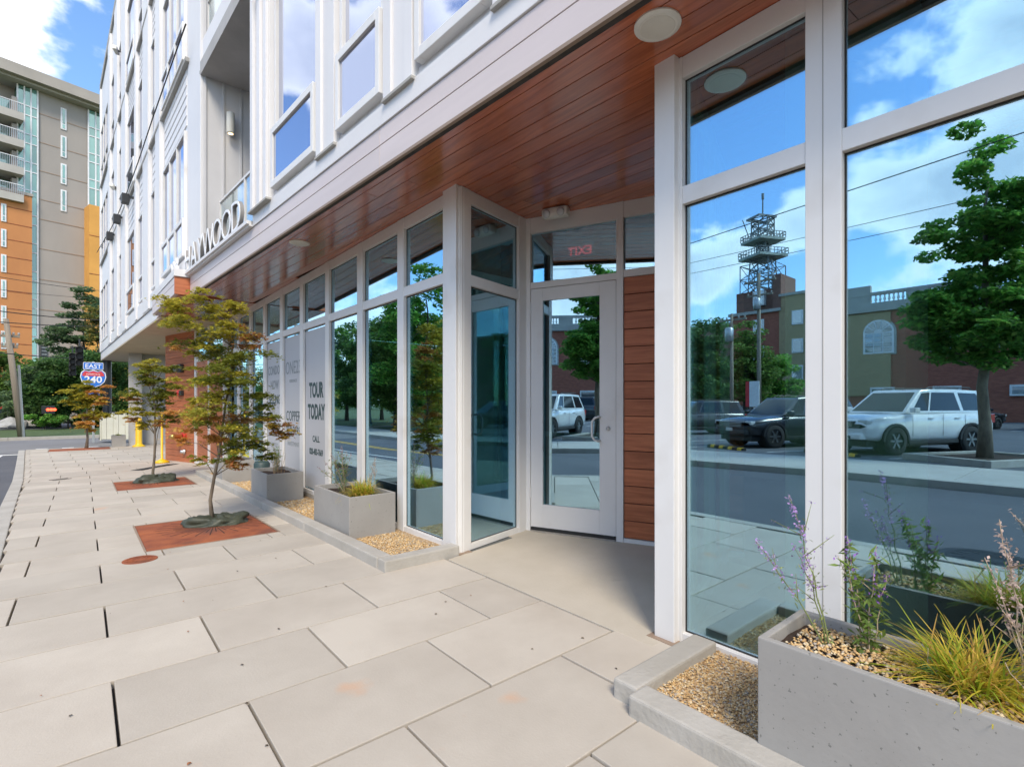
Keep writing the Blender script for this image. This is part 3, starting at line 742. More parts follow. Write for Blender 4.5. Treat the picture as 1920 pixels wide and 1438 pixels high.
# --- channel letters standing on the canopy
sg = thing('building_sign', 'white raised letters reading HAYWOOD standing along the canopy edge below the balcony', 'sign', (1.6, 9.3, 3.7), world=True)
p0 = Vector((1.415, 10.95)); p1 = Vector((1.61, 7.55)); dd = (p1-p0); LL = dd.length; dd.normalize(); nn = Vector((-1, 0)) ; nn = Vector((dd.y, -dd.x)); nn = nn if nn.x < 0 else -nn
wd = {'H': .44, 'A': .46, 'Y': .42, 'W': .56, 'O': .48, 'D': .42}
tot = sum(wd[c] for c in 'HAYWOOD'); x = 0
for c in 'HAYWOOD':
    cx = (x+wd[c]/2)/tot*LL; x += wd[c]; p = p0+dd*cx
    o = text('letter_'+c.lower(), c, .62, 'letter_white', sg, (p.x, p.y, 3.70), (dd.x, dd.y, 0), (nn.x, nn.y, 0), depth=.004, bold=-.010 if c != 'A' else 0, xs=1.08)
    o2 = text('letter_return', c, .62, 'letter_side', o, (p.x-nn.x*.028, p.y-nn.y*.028, 3.70), (dd.x, dd.y, 0), (nn.x, nn.y, 0), depth=.023, bold=-.008 if c != 'A' else 0, xs=1.08)
    o.location = -Vector(sg.location)
sg2 = thing('number_sign', 'small white numerals 223 standing beside the big canopy letters', 'sign', (1.33, 11.4, 3.74), world=True)
for i, c in enumerate('223'):
    p = Vector((1.33, 11.85-i*.30)); o = text('numeral', c, .42, 'letter_white', sg2, (p.x, p.y, 3.745), (0, -1, 0), (-1, 0, 0), depth=.02, bold=.004)
    o.location = -Vector(sg2.location)
# --- fixtures on the soffit
def downlight(x, y, lab):
    t = thing('recessed_light', lab, 'ceiling light', (x, y, 3.302), group='round lights in the wood soffit')
    MB().lathe((0, 0, 0), (0, 0, -1), [(0, .118), (.008, .118), (.016, .10), (.016, .001)], 32).build('trim_ring', 'lens_white', t, smooth=False)
    MB().lathe((0, 0, -.016), (0, 0, -1), [(0, .088), (.002, .086), (.003, .001)], 32).build('lens', 'cream_plastic', t)
downlight(2.27, 1.53, 'round cream soffit light above the right glass wall, nearest the camera')
downlight(2.02, 6.42, 'round cream soffit light above the printed windows, farther one')
el = thing('emergency_light', 'white twin lens emergency light fixed to the soffit above the door', 'light', (3.62, 3.62, 3.30), R(-68))
m = MB(); m.box(I, -.14, .14, -.055, .055, -.10, 0); m.build('housing', 'lens_white', el, bevel=.035)
for sx in (-.075, .075): MB().lathe((sx, -.045, -.062), (0, -1, -.3), [(0, .036), (.02, .04), (.028, .032), (.03, .001)], 16).build('lens', 'clear_lens', el, smooth=True)
ex = thing('exit_sign', 'red EXIT sign hanging inside the glass over the door, seen from behind', 'sign', (4.22, 3.85, 3.05))
ex.rotation_euler = (0, 0, math.atan2((D_-C_).y, (D_-C_).x))
MB().box(I, -.17, .17, -.004, .004, -.10, .10).build('panel', 'glass_interior', ex)
MB().box(I, -.17, .17, -.02, .02, .10, .14).build('bracket', 'steel_dark', ex)
me = text_mesh('EXIT', .13, depth=.003, bold=.003, spacing=1.08); me.materials.append(M['exit_red'])
me.transform(Matrix.Rotation(R(90), 4, 'X')); me.transform(Matrix.Rotation(R(180), 4, 'Z')); me.transform(Matrix.Translation((.0, .008, -.05)))
link('lettering', me, ex)

# small black spotlights under the belt course, a bracket camera, a thin dark sagging line
for i, (y, z, lab) in enumerate(((18.4, 7.30, 'nearest black box spotlight below the belt course of the white wing'), (20.7, 7.33, 'middle black box spotlight below the belt course of the white wing'), (23.1, 7.36, 'farthest black box spotlight below the belt course of the white wing'))):
    p = WF.p(wu(y), .12, z); t = thing('wall_spotlight', lab, 'wall light', p, group='black spotlights on the white wing')
    MB().box(WF2 if False else F((0, 0), (W1-W0)), -.10, .10, .0, .18, -.22, .06).build('housing', 'black_plastic', t, bevel=.015); MB().box(F((0, 0), (W1-W0)), -.03, .03, -.12, .0, -.03, .03).build('bracket', 'steel_dark', t)
for (y, z, lab) in ((21.5, 13.1, 'small white wall camera high on the far end of the wing'), (22.6, 8.9, 'small white wall camera on the far part of the wing')):
    p = WF.p(wu(y), .16, z); t = thing('wall_camera', lab, 'camera', p); MB().box(F((0, 0), (.3, 1)), -.18, .18, -.06, .06, -.06, .06).build('housing', 'lens_white', t, bevel=.02); MB().box(I, -.02, .2, -.02, .02, -.02, .02).build('arm', 'steel_dark', t)
t = thing('wall_camera', 'grey box camera on the white panel above the balcony corner', 'camera', UF.p(UY(6.78), .12, 6.55)); MB().box(F((0, 0), (.25, 1)), -.11, .11, -.05, .05, -.05, .05).build('housing', 'stone_trim', t, bevel=.01); MB().box(I, -.02, .1, -.02, .02, -.02, .02).build('arm', 'steel_dark', t)
line_m = MB(); ptsc = [WF.p(wu(y), .17, z) for y, z in ((10.2, 7.78), (11.8, 7.72), (13.7, 7.64), (16.1, 7.48), (18.4, 7.42), (20.7, 7.44), (23.1, 7.55), (26, 7.8), (29.5, 8.1))]
line_m.tube(ptsc, .012, 5); o = line_m.build('dark_line', 'black_rubber'); tag(o, 'thin dark line sagging along the white wing above the second storey', 'cable')  # thin dark tube sagging just above the belt course
for i in range(len(ptsc)-1):
    for k in range(8):
        q = Vector(ptsc[i]).lerp(Vector(ptsc[i+1]), k/8); MB().lathe(q, (0, 0, -1), [(0, .012), (.03, .022), (.06, .016)], 6).build('lamp', 'steel_dark', None) if False else None
# ================================================================== PLANTING BEDS
def bedkerb(name, pts, w=.13, h=.09, label=None):
    t = thing(name, label, 'kerb', (pts[0][0], pts[0][1], 0), world=True)
    for a, b in zip(pts, pts[1:]):
        a = Vector(a); b = Vector(b); L = (b-a).length; n = max(1, round(L/1.6)); fr = F(a, b-a)
        for i in range(n):
            u0 = L*i/n+(.004 if i else 0); u1 = L*(i+1)/n-(.004 if i < n-1 else 0); q0 = a.lerp(b, u0/L); q1 = a.lerp(b, u1/L)
            if L-u1 < .01: u1 += w/2-.002
            if u0 < .01: u0 -= w/2-.002
            vs = [fr.p(u, nn, z+(gz(q0.y) if u == u0 else gz(q1.y))) for z in (-.08, h) for (u, nn) in ((u0, -w/2), (u1, -w/2), (u1, w/2), (u0, w/2))]
            MB().add(vs, BOXF).build('kerb_stone', 'concrete', t, bevel=.012)
    return t
bedkerb('bed_kerb', [(2.50, 1.43), (1.93, 1.43)], label='short cast concrete kerb beside the right glass wall, closing the gravel bed')
bedkerb('bed_kerb', [(1.87, 1.30), (1.87, -6)], label='long concrete kerb in front of the speckled planter at the right edge')
bedkerb('bed_kerb', [(2.49, 3.82), (1.90, 3.82)], label='short concrete kerb beside the white corner post left of the entrance')
bedkerb('bed_kerb', [(1.90, 3.96), (1.90, 12.6), (2.5, 12.6)], label='long concrete kerb edging the left gravel bed in front of the planters')
MB().box(I, 1.90, 2.60, 1.02, 1.42, -.08, .0)
def gravel(x0, x1, y0, y1, n, s0, seed, dz=.0):
    rg = np.random.default_rng(seed)
    P = np.stack([rg.uniform(x0, x1, n), rg.uniform(y0, y1, n), rg.uniform(-.004, .006, n)], 1)
    P[:, 2] += np.array([gz(y) for y in P[:, 1]])+dz
    s = rg.uniform(.55, 1.25, n)*s0
    O = np.array([(1, 0, 0), (0, 1, 0), (-1, 0, 0), (0, -1, 0), (0, 0, 1), (0, 0, -1), ])
    Fc = np.array([(0, 1, 4), (1, 2, 4), (2, 3, 4), (3, 0, 4), (1, 0, 5), (2, 1, 5), (3, 2, 5), (0, 3, 5)])
    ang = rg.uniform(0, 6.28, n); ca, sa = np.cos(ang), np.sin(ang)
    sc = np.stack([s*rg.uniform(.8, 1.5, n), s*rg.uniform(.7, 1.1, n), s*rg.uniform(.45, .8, n)], 1)
    V = O[None]*sc[:, None]; tilt = rg.normal(0, .35, n)
    x = V[..., 0]*ca[:, None]-V[..., 1]*sa[:, None]; y = V[..., 0]*sa[:, None]+V[..., 1]*ca[:, None]; z = V[..., 2]+V[..., 0]*np.sin(tilt)[:, None]
    V = np.stack([x, y, z], 2)+P[:, None]
    return V.reshape(-1, 3), (Fc[None]+(np.arange(n)*6)[:, None, None]).reshape(-1, 3)
gravmat = pm('pebbles', (.5, .33, .16), None, 5, .8)
t_ = gravmat.node_tree; a_ = N(t_, 'ShaderNodeAttribute', attribute_name='leafcol'); t_.links.new(a_.outputs['Color'], t_.nodes['Principled BSDF'].inputs['Base Color'])
PEB = np.array([(.60, .39, .17), (.54, .34, .14), (.64, .46, .23), (.44, .28, .14), (.66, .56, .38), (.38, .33, .27), (.58, .42, .22)])
def gravel_obj(name, args, label):
    V, Fa = gravel(*args); rg = np.random.default_rng(1); n = len(V)//6
    c = PEB[rg.integers(0, len(PEB), n)]*rg.uniform(.75, 1.1, (n, 1)); c = np.repeat(c, 6, 0)
    m = MB(); m.v = [tuple(v) for v in V]; m.f = [tuple(f) for f in Fa]
    o = m.build(name, 'pebbles', cols=c); o['kind'] = 'stuff'; tag(o, label, 'gravel'); return o
gravel_obj('gravel_bed', (1.94, 2.58, -.9, 1.37, 22000, .0064, 2, .035), 'brown pea gravel in the bed under the right glass wall beside the big planter')
gravel_obj('gravel_bed', (1.965, 2.50, 3.89, 6.4, 15000, .0078, 3, .02), 'brown pea gravel in the near end of the left bed beside the corner post')
gravel_obj('gravel_bed', (1.965, 2.50, 6.4, 12.5, 10000, .014, 4, .02), 'brown pea gravel in the far run of the left bed between the planters')
sheet('bed_soil', (1.9, 2.6), [3.86, 6, 9, 12.6], .016, 'gravel_stone'); sheet('bed_soil', (1.9, 2.6), [-6, 1.4], .031, 'gravel_stone')

# ================================================================== PLANTERS
def planter(label, w, L, h, loc, rz=0, th=.028, soil_mat='soil', tilt=0):
    t = thing('planter_box', label, 'planter', loc, rz, group='square grey concrete planters along the building')
    m = MB(); a, b = w, L
    out = [(0, 0), (a, 0), (a, b), (0, b)]; inn_ = [(th, th), (a-th, th), (a-th, b-th), (th, b-th)]
    vs = [(x, y, 0) for x, y in out]+[(x, y, h) for x, y in out]+[(x, y, h) for x, y in inn_]+[(x, y, h-.09) for x, y in inn_]
    fs = [(3, 2, 1, 0)]+[(i, (i+1) % 4, 4+(i+1) % 4, 4+i) for i in range(4)]+[(4+i, 4+(i+1) % 4, 8+(i+1) % 4, 8+i) for i in range(4)]+[(8+i, 8+(i+1) % 4, 12+(i+1) % 4, 12+i) for i in range(4)]+[(12, 13, 14, 15)]
    m.add(vs, fs).build('box', 'planter_concrete', t, bevel=.005)
    # uneven soil
    nx, ny = 8, 14; rg = random.Random(len(label)); v = []; f = []
    for j in range(ny+1):
        for i in range(nx+1):
            x = th+(a-2*th)*i/nx; y = th+(b-2*th)*j/ny; v.append((x, y, h-.055+.02*mnoise.noise(Vector((x*7, y*7, loc[1])))+.008*rg.random()))
    for j in range(ny):
        for i in range(nx): p = j*(nx+1)+i; f.append((p, p+1, p+nx+2, p+nx+1))
    MB().add(v, f).build('soil', soil_mat, t, smooth=True)
    return t
pl0 = planter('large speckled concrete planter at the bottom right corner, in front of the glass', .40, 1.36, .45, (1.915, -.50, .035))
pl1 = planter('concrete planter nearest left of the entrance, with low yellow grass', .50, 1.00, .44, (2.0, 4.86, -.02))
pl2 = planter('concrete planter in front of the printed windows holding one dry twig', .50, .86, .42, (1.965, 7.66, -.07))
pl3 = planter('concrete planter behind the nearest maple trunk with green tuft', .54, .80, .42, (1.93, 10.45, -.13))
pl4 = planter('small far planter standing by the grey column at the corner', .42, .46, .42, (.82, 24.05, -.28))

# ================================================================== PLANTS
def leaf_arrays(P, s, rg, flat=.5, quad=True, aspect=1.5):
    n = len(P); nrm = rg.normal(0, 1, (n, 3)); nrm[:, 2] = np.abs(nrm[:, 2])+flat*2.2; nrm /= np.linalg.norm(nrm, axis=1)[:, None]
    a = rg.normal(0, 1, (n, 3)); a -= nrm*(a*nrm).sum(1)[:, None]; a /= np.linalg.norm(a, axis=1)[:, None]; b = np.cross(nrm, a)
    s = (np.ones(n)*s*rg.uniform(.65, 1.3, n))[:, None]
    return a, b, s, nrm
def leaf_cloud(P, colr, s, seed=0, flat=.5, shape='rhomb'):
    """P (n,3), colr (n,3); returns vertices, faces, colours"""
    rg = np.random.default_rng(seed); a, b, s, nrm = leaf_arrays(P, s, rg, flat); n = len(P)
    if shape == 'rhomb': K = [(-1, 0, 0), (0, -.55, .12), (1, 0, 0), (0, .55, .12)]
    elif shape == 'maple':
        K = []
        for k, r in enumerate((1.0, .34, .95, .33, .7, .22, .25, .22, .7, .33, .95, .34)):
            t = 2*math.pi*k/12; K.append((r*math.cos(t), r*math.sin(t)*.9, -.10*r))
    elif shape == 'lance': K = [(-1, 0, 0), (-.1, -.22, .03), (1, 0, -.1), (-.1, .22, .03)]
    K = np.array(K); k = len(K)
    V = P[:, None]+a[:, None]*K[None, :, 0:1]*s[:, None]+b[:, None]*K[None, :, 1:2]*s[:, None]+nrm[:, None]*K[None, :, 2:3]*s[:, None]
    Fa = (np.arange(k)[None]+(np.arange(n)*k)[:, None])
    return V.reshape(-1, 3), Fa, np.repeat(colr, k, 0)
def mesh_np(name, V, Fa, cols, mat, parent=None, smooth=False):
    me = bpy.data.meshes.new(name); n, k = Fa.shape
    me.vertices.add(len(V)); me.vertices.foreach_set('co', np.ascontiguousarray(V, 'f').ravel())
    me.loops.add(n*k); me.loops.foreach_set('vertex_index', Fa.astype('i').ravel())
    me.polygons.add(n); me.polygons.foreach_set('loop_start', np.arange(0, n*k, k, dtype='i')); me.polygons.foreach_set('loop_total', np.full(n, k, 'i'))
    me.update(calc_edges=True)
    if cols is not None:
        at = me.color_attributes.new('leafcol', 'FLOAT_COLOR', 'POINT'); c = np.ones((len(V), 4), 'f'); c[:, :3] = cols; at.data.foreach_set('color', c.ravel())
    me.materials.append(M[mat]); return link(name, me, parent)
def pal(cols, w, n, rg, jit=.2):
    c = np.array(cols)[rg.choice(len(cols), n, p=np.array(w)/sum(w))]; return c*rg.uniform(1-jit, 1+jit, (n, 1))
def blades(o, n, L, spread, cols, seed, w=.004, droop=1.0, rim=None):
    rg = np.random.default_rng(seed); V = []; Fa = []; C = []; seg = 7
    for i in range(n):
        az = rg.uniform(0, 6.283); le = L*rg.uniform(.5, 1.15); lean = rg.uniform(.15, 1.0)*spread; c = np.array(cols[rg.integers(len(cols))])*rg.uniform(.75, 1.2)
        base = np.array([rg.normal(0, .035), rg.normal(0, .045), 0]); d = np.array([math.cos(az), math.sin(az), 0]); sd = np.array([-d[1], d[0], 0]); kk = rg.uniform(.5, 1.4)*droop
        b0 = len(V)
        for j in range(seg+1):
            t = j/seg; rad = le*(lean*t+.25*kk*t*t); z = le*(t*(1.05-lean*.3)-.62*kk*t*t*(.4+lean)); wv = w*(1-t**1.5)+.0006
            p = base+d*rad+np.array([0, 0, max(z, -.30)])+sd*math.sin(t*3+i)*.008
            if rim:
                if j == 0: dead = None
                dd_ = max(rim[0]-p[0], p[0]-rim[1], 0)
                if dead is None and j and (dd_ > -.001 and (p[0] < rim[0]+.012 or p[0] > rim[1]-.012)) and p[2] < rim[2]+.004: dead = prev_
                if dead is not None: p = dead+np.array([0, 0, .0004*j])
                prev_ = p.copy()
            V += [p-sd*wv, p+sd*wv]; cc = c*(1.0 if t < .75 else 1.1); C += [cc, cc]
            if j: q = b0+2*j; Fa.append((q-2, q-1, q+1, q))
    return np.array(V)+np.array(o), np.array(Fa), np.array(C)
GRASSC = [(.66, .58, .07), (.46, .54, .05), (.78, .58, .10), (.32, .46, .05), (.70, .45, .12)]
def grass_plant(label, loc, n, L, spread, seed, cols=GRASSC, w=.004, droop=1, rim=None):
    t = thing('grass_tuft', label, 'plant', loc); V, Fa, C = blades((0, 0, 0), n, L, spread, cols, seed, w, droop, rim); o = mesh_np('blades', V, Fa, C, 'leaf', t); return t
def sage(label, loc, stems, seed, leafy=.5, flower=1.0, leafcol=(.16, .24, .07), stemcol='stem_pale', fl=(.33, .17, .55), leaf=.022):
    """upright woody stems with lance leaves and flower whorls; stems: (dx, dy, height)"""
    t = thing('sage_plant', label, 'plant', loc); rg = np.random.default_rng(seed); LP = []; FP = []; m = MB()
    for (dx, dy, hgt) in stems:
        bx, by = rg.normal(0, .012, 2); pts = []
        for j in range(9):
            s_ = j/8; pts.append((bx+dx*s_**1.25+rg.normal(0, .004), by+dy*s_**1.25+rg.normal(0, .004), hgt*s_-.02))
        m.tube(pts, [.0035*(1-.7*j/8) for j in range(9)], 5); pts = np.array(pts)
        for k in range(int(80*hgt/.5)):
            s_ = rg.uniform(.12, 1)*8; j = min(7, int(s_)); p = pts[j]+(pts[j+1]-pts[j])*(s_-j)
            if s_/8 < .62*leafy+.3 and rg.random() < leafy: LP.append(p+rg.normal(0, .014, 3))
            if s_/8 > .55 and flower > 0 and rg.random() < .9*flower:
                for _ in range(3): FP.append(p+rg.normal(0, .0075, 3))
        for q in range(3):
            j = rg.integers(3, 7); p = pts[j]; d = rg.normal(0, 1, 3); d[2] = abs(d[2])+.8; d /= np.linalg.norm(d); e = p+d*hgt*.22
            m.tube([p, (p+e)/2, e], [.002, .0016, .0008], 4)
            for k in range(8):
                r_ = p+(e-p)*rg.uniform(.2, 1)
                if flower > 0 and rg.random() < flower: FP.append(r_+rg.normal(0, .005, 3))
                elif rg.random() < leafy: LP.append(r_+rg.normal(0, .008, 3))
    m.build('stems', stemcol, t, smooth=True)
    if LP:
        P = np.array(LP); V, Fa, C = leaf_cloud(P, pal([leafcol, tuple(x*1.4 for x in leafcol), tuple(x*.7 for x in leafcol)], [2, 1, 1], len(P), rg), leaf, seed, .2, 'lance'); mesh_np('leaves', V, Fa, C, 'leaf', t)
    if FP:
        P = np.array(FP); V, Fa, C = leaf_cloud(P, pal([fl, tuple(min(1, x*1.35) for x in fl)], [1, 1], len(P), rg), .0065, seed, .1); mesh_np('flowers', V, Fa, C, 'leaf', t)['kind'] = 'stuff'
    return t
pm('bin_green', (.03,.06,.06), None, 5, .5); pm('stem_pale', (.42, .33, .24), (.33, .26, .17), 20, .8); pm('stem_green', (.20, .24, .08), None, 20, .8)
# right planter
sage('purple flowering sage rising from the back corner of the speckled planter', (2.13, .70, .42), [(-.07, .12, .60), (-.16, .20, .42), (-.04, .10, .40)], 5, leafy=.9, flower=.9, stemcol='stem_green', leafcol=(.30, .36, .12), leaf=.010, fl=(.46, .32, .62))
sage('leafy green sage with a few lilac tips beside the white mullion in the planter', (2.19, .58, .42), [(.04, .06, .44), (-.02, .10, .38), (.07, .00, .42), (.02, -.04, .33)], 6, leafy=1.0, flower=.35, leafcol=(.20, .30, .07), leaf=.026)
sage('small green seedling in the gravel of the speckled planter', (2.10, .38, .40), [(.02, .02, .17), (-.01, -.02, .12)], 7, leafy=1.0, flower=0, leafcol=(.14, .24, .07), leaf=.02)
sage('tall knobbly dried flower stems leaning over the yellow grass at the right edge', (2.20, .16, .42), [(.06, .10, .58), (.10, -.02, .66), (-.02, .12, .46), (.13, .06, .50), (.16, -.12, .52)], 8, leafy=.35, flower=.9, leafcol=(.25, .33, .10), stemcol='stem_pale', fl=(.50, .40, .36))
sage('dead bleached branching stem in front of the yellow grass', (2.08, .10, .40), [(-.10, -.03, .20), (.05, .10, .30), (-.03, .12, .22)], 18, leafy=0, flower=.0, stemcol='stem_pale')
grass_plant('big arching clump of yellow green grass in the speckled planter', (2.17, .30, .385), 800, .32, .75, 9, w=.0034, droop=1.0, rim=(-.225, .11, .068))
grass_plant('second yellow grass clump nearest the right edge of the speckled planter', (2.15, -.06, .385), 500, .32, .66, 19, w=.0034, droop=1.0, rim=(-.205, .13, .068))
V, Fa = gravel(.04, .36, .3, 1.3, 2600, .0085, 6); c = np.repeat(PEB[np.random.default_rng(2).integers(0, 7, 2600)], 6, 0)
V[:, 2] += .415; pg = mesh_np('pebble_mulch', V, Fa, c, 'pebbles', pl0); pg['kind'] = 'stuff'
# left planters
grass_plant('low yellow green grass tuft in the planter nearest the entrance', (2.25, 5.14, .36), 520, .27, .8, 11, w=.0035, droop=1.1)
sage('airy sage with sparse dark twigs behind the low grass tuft', (2.22, 5.52, .37), [(-.10, .12, .44), (-.05, -.02, .50), (.06, .05, .46), (-.20, .04, .38), (.02, .12, .52), (-.14, -.06, .42), (.08, -.04, .44), (-.26, .10, .30)], 12, leafy=.9, flower=.35, leafcol=(.20, .29, .09), fl=(.30, .2, .24), leaf=.018)
sage('pale thin flowering stalk against the white mullion above the low grass', (2.36, 5.15, .37), [(.0, .0, .42), (.03, -.03, .36)], 13, leafy=.3, flower=.7, leafcol=(.3, .34, .16), fl=(.42, .34, .30))
grass_plant('dry reddish twigs and stalks in the second left planter', (2.2, 7.98, .31), 40, .38, .28, 14, cols=[(.42, .25, .14), (.36, .24, .13), (.5, .36, .2)], w=.0016, droop=.25)
sage('bushy grey green plant behind the second left planter box', (2.28, 8.34, .31), [(.0, .05, .36), (-.05, .0, .40), (.05, .04, .36), (.02, -.05, .42)], 15, leafy=1, flower=.0, leafcol=(.20, .30, .13), leaf=.022)
grass_plant('bright green tuft in the third left planter behind the maple trunk', (2.2, 10.9, .27), 260, .20, .9, 16, cols=[(.22, .36, .05), (.34, .44, .06), (.18, .30, .05)], w=.005)
grass_plant('small yellow tuft in the far planter by the column', (1.03, 24.3, .10), 120, .16, .9, 17, cols=[(.5, .48, .1), (.36, .42, .08)], w=.006)

# ================================================================== TREE GRATES, BAGS, TREES
def grate(name, x0, y0, x1, y1, cx, cy, label, slots=True):
    t = thing(name, label, 'tree grate', (x0, y0, 0), world=True); ym = cy
    for (a, b) in ((y0+.008, ym-.004), (ym+.004, y1-.008)):
        MB().prism([(x0+.008, a), (x1-.008, a), (x1-.008, b), (x0+.008, b)], -.03, .0, GZ).build('plate', 'rust', t, bevel=.003)
    if slots:
        m = MB(); rg = random.Random(2)
        for k in range(52):
            an = math.pi*2*k/52; r0 = .16; r1 = .40+.16*(k % 2); fr = F((cx, cy), (math.cos(an), math.sin(an)))
            v = [fr.p(a, b, .0012+gz(cy)) for (a, b) in ((r0, -.0045), (r1, -.0065), (r1, .0065), (r0, .0045))]
            v = [(x, y, .0012+gz(y)) for (x, y, z) in v]; m.add(v, ((0, 1, 2, 3),))
        m.build('slots', 'rust_dark', t)
    m = MB()
    for (p, q, r_, s_) in ((x0-.014, x0+.004, y0, y1), (x1-.004, x1+.014, y0, y1), (x0, x1, y0-.014, y0+.004), (x0, x1, y1-.004, y1+.014)):
        m.prism([(p, r_), (q, r_), (q, s_), (p, s_)], -.03, .003, GZ)
    m.build('edge_angle', 'trim_tan', t)
    return t
grate('tree_grate', *GR[0], 1.16, 6.72, 'rusty steel tree grate nearest the camera, in two plates')
grate('tree_grate', *GR[1], 1.06, 11.9, 'rusty steel tree grate round the second maple, before the red wood end wall')
grate('tree_grate', *GR[2], .1, 23.7, 'farthest rusty tree grate at the street corner', slots=False)
def bag(label, loc, rx_, ry_, h, seed):
    nx, ny = 34, 14; v = []; f = []
    for j in range(ny+1):
        ph = j/ny*math.pi/2
        for i in range(nx):
            th = 2*math.pi*i/nx; r = math.cos(ph)**.45; n = mnoise.noise(Vector((math.cos(th)*2.2, math.sin(th)*2.2, seed+ph*1.5)))
            n2 = mnoise.noise(Vector((math.cos(th)*6, math.sin(th)*6, seed+ph*5)))
            v.append((rx_*r*math.cos(th)*(1+.32*n), ry_*r*math.sin(th)*(1+.32*n), max(.001, h*math.sin(ph)*(1+.5*n+.35*n2))))
    for j in range(ny):
        for i in range(nx): f.append((j*nx+i, j*nx+(i+1) % nx, (j+1)*nx+(i+1) % nx, (j+1)*nx+i))
    o = MB().add(v, f).build('watering_bag', 'bag_green', smooth=True); o.location = loc; tag(o, label, 'watering bag'); return o
bg1 = bag('dark green crumpled watering bag round the nearest maple trunk', (1.20, 6.80, gz(6.8)+.002), .34, .22, .085, 1.0); bg1.rotation_euler = (0, 0, R(-22))
bag('dark green crumpled watering bag round the second maple trunk', (1.10, 11.9, gz(11.9)+.002), .36, .26, .11, 4.0)
def branchy(m, p, d, L, r, depth, rg, tips, bend=.25, nb=3, upl=.1):
    pts = [Vector(p)]; d = Vector(d).normalized()
    for k in range(5):
        d = (d+Vector((rg.normal(0, bend), rg.normal(0, bend), rg.normal(0, bend*.6)+upl))*.5).normalized(); pts.append(pts[-1]+d*L/5)
    m.tube(pts, [r*(1-.62*k/5) for k in range(6)], 6 if r > .02 else 5)
    for q in pts[2:]: tips.append(np.array(q))
    if depth:
        for b in range(nb):
            k = 2+int(rg.integers(0, 4)); e = (d+Vector(rg.normal(0, .8, 3))).normalized()
            branchy(m, pts[k], e, L*.62, r*.5, depth-1, rg, tips, bend, nb, upl)
FW3 = Vector((math.sin(R(40.09)), math.cos(R(40.09)), 0)); RT3 = Vector((FW3.y, -FW3.x, 0))
LC = {'g': ((.16, .20, .035), (.26, .28, .04)), 'y': ((.54, .45, .055), (.34, .35, .05)), 'o': ((.70, .32, .09), (.62, .42, .12)), 'r': ((.46, .17, .07), (.34, .27, .06))}
def maple(label, loc, scale, trunk, clumps, r0, leaf, per, seed, group='young Japanese maples in rusty grates'):
    """trunk and clumps in metres: (sideways, height) and (sideways, height, radius, tint); depth is spread at random"""
    t = thing('maple_tree', label, 'tree', loc, group=group); rg = np.random.default_rng(seed); m = MB(); P_ = []; C_ = []
    P3 = lambda s, d, z: RT3*s+FW3*d+Vector((0, 0, z))
    tp = [P3(s, .02*math.sin(5*z+seed), z) for s, z in trunk]; n = len(tp)
    rad = [r0*(1.6 if i == 0 else 1.1-.85*i/(n-1)) for i in range(n)]
    m.tube(tp, rad, 9)
    for q in tp[2:-1:2]: m.lathe(q-Vector((0, 0, .015)), (0, 0, 1), [(0, r0*.7), (.015, r0*1.02), (.03, r0*.7)], 7, cap=False)
    for (s, z, rr, tint) in clumps:
        d = rg.uniform(-1, 1)*(.16+rr*.7); c = P3(s, d, z)
        zb = z-rg.uniform(.10, .30)*scale; k = min(range(n), key=lambda i: abs(tp[i].z-max(zb, tp[2].z))); b = tp[k]
        mid = b.lerp(c, .55)+Vector((0, 0, .06*scale)); m.tube([b, mid, c], [r0*.34, r0*.2, r0*.08], 5)
        layers = 6
        for l in range(layers):
            lc = c+Vector(rg.normal(0, 1, 3)*np.array([rr*.55, rr*.55, rr*.42])); m.tube([mid.lerp(c, .5), lc], [r0*.13, r0*.05], 4)
            nn = int(per*(rr/scale/.25)**1.5/layers)+6; az = rg.uniform(0, 6.28)
            q = rg.normal(0, 1, (nn, 3))*np.array([rr*.42, rr*.26, rr*.085]); x = q[:, 0]*math.cos(az)-q[:, 1]*math.sin(az); y = q[:, 0]*math.sin(az)+q[:, 1]*math.cos(az)
            q = np.stack([x, y, q[:, 2]-.25*(x*x+y*y)/max(rr, .01)], 1)+np.array(lc); P_.append(q)
            A, B_ = LC[tint]; w = rg.random((nn, 1)); cc = np.array(A)*w+np.array(B_)*(1-w)
            if rg.random() < .22: cc = np.array(LC['y'][0])*w+cc*(1-w)
            C_.append(cc*rg.uniform(.7, 1.3, (nn, 1)))
    m.build('trunk', 'bark', t, smooth=True); P_ = np.concatenate(P_); C_ = np.concatenate(C_)
    V, Fa, CC = leaf_cloud(P_, C_, leaf, seed, .8, 'maple'); mesh_np('crown', V, Fa, CC, 'leaf', t); return t
def pxset(lst, x0, y_base, k, zb, q=1): return [((x-x0)*k, zb+(y_base-y)*k, rr*k*q, tt) for (x, y, rr, tt) in lst]
def pxtr(lst, x0, y_base, k, zb=0): return [((x-x0)*k, (y_base-y)*k) for (x, y) in lst]
K1 = .0062
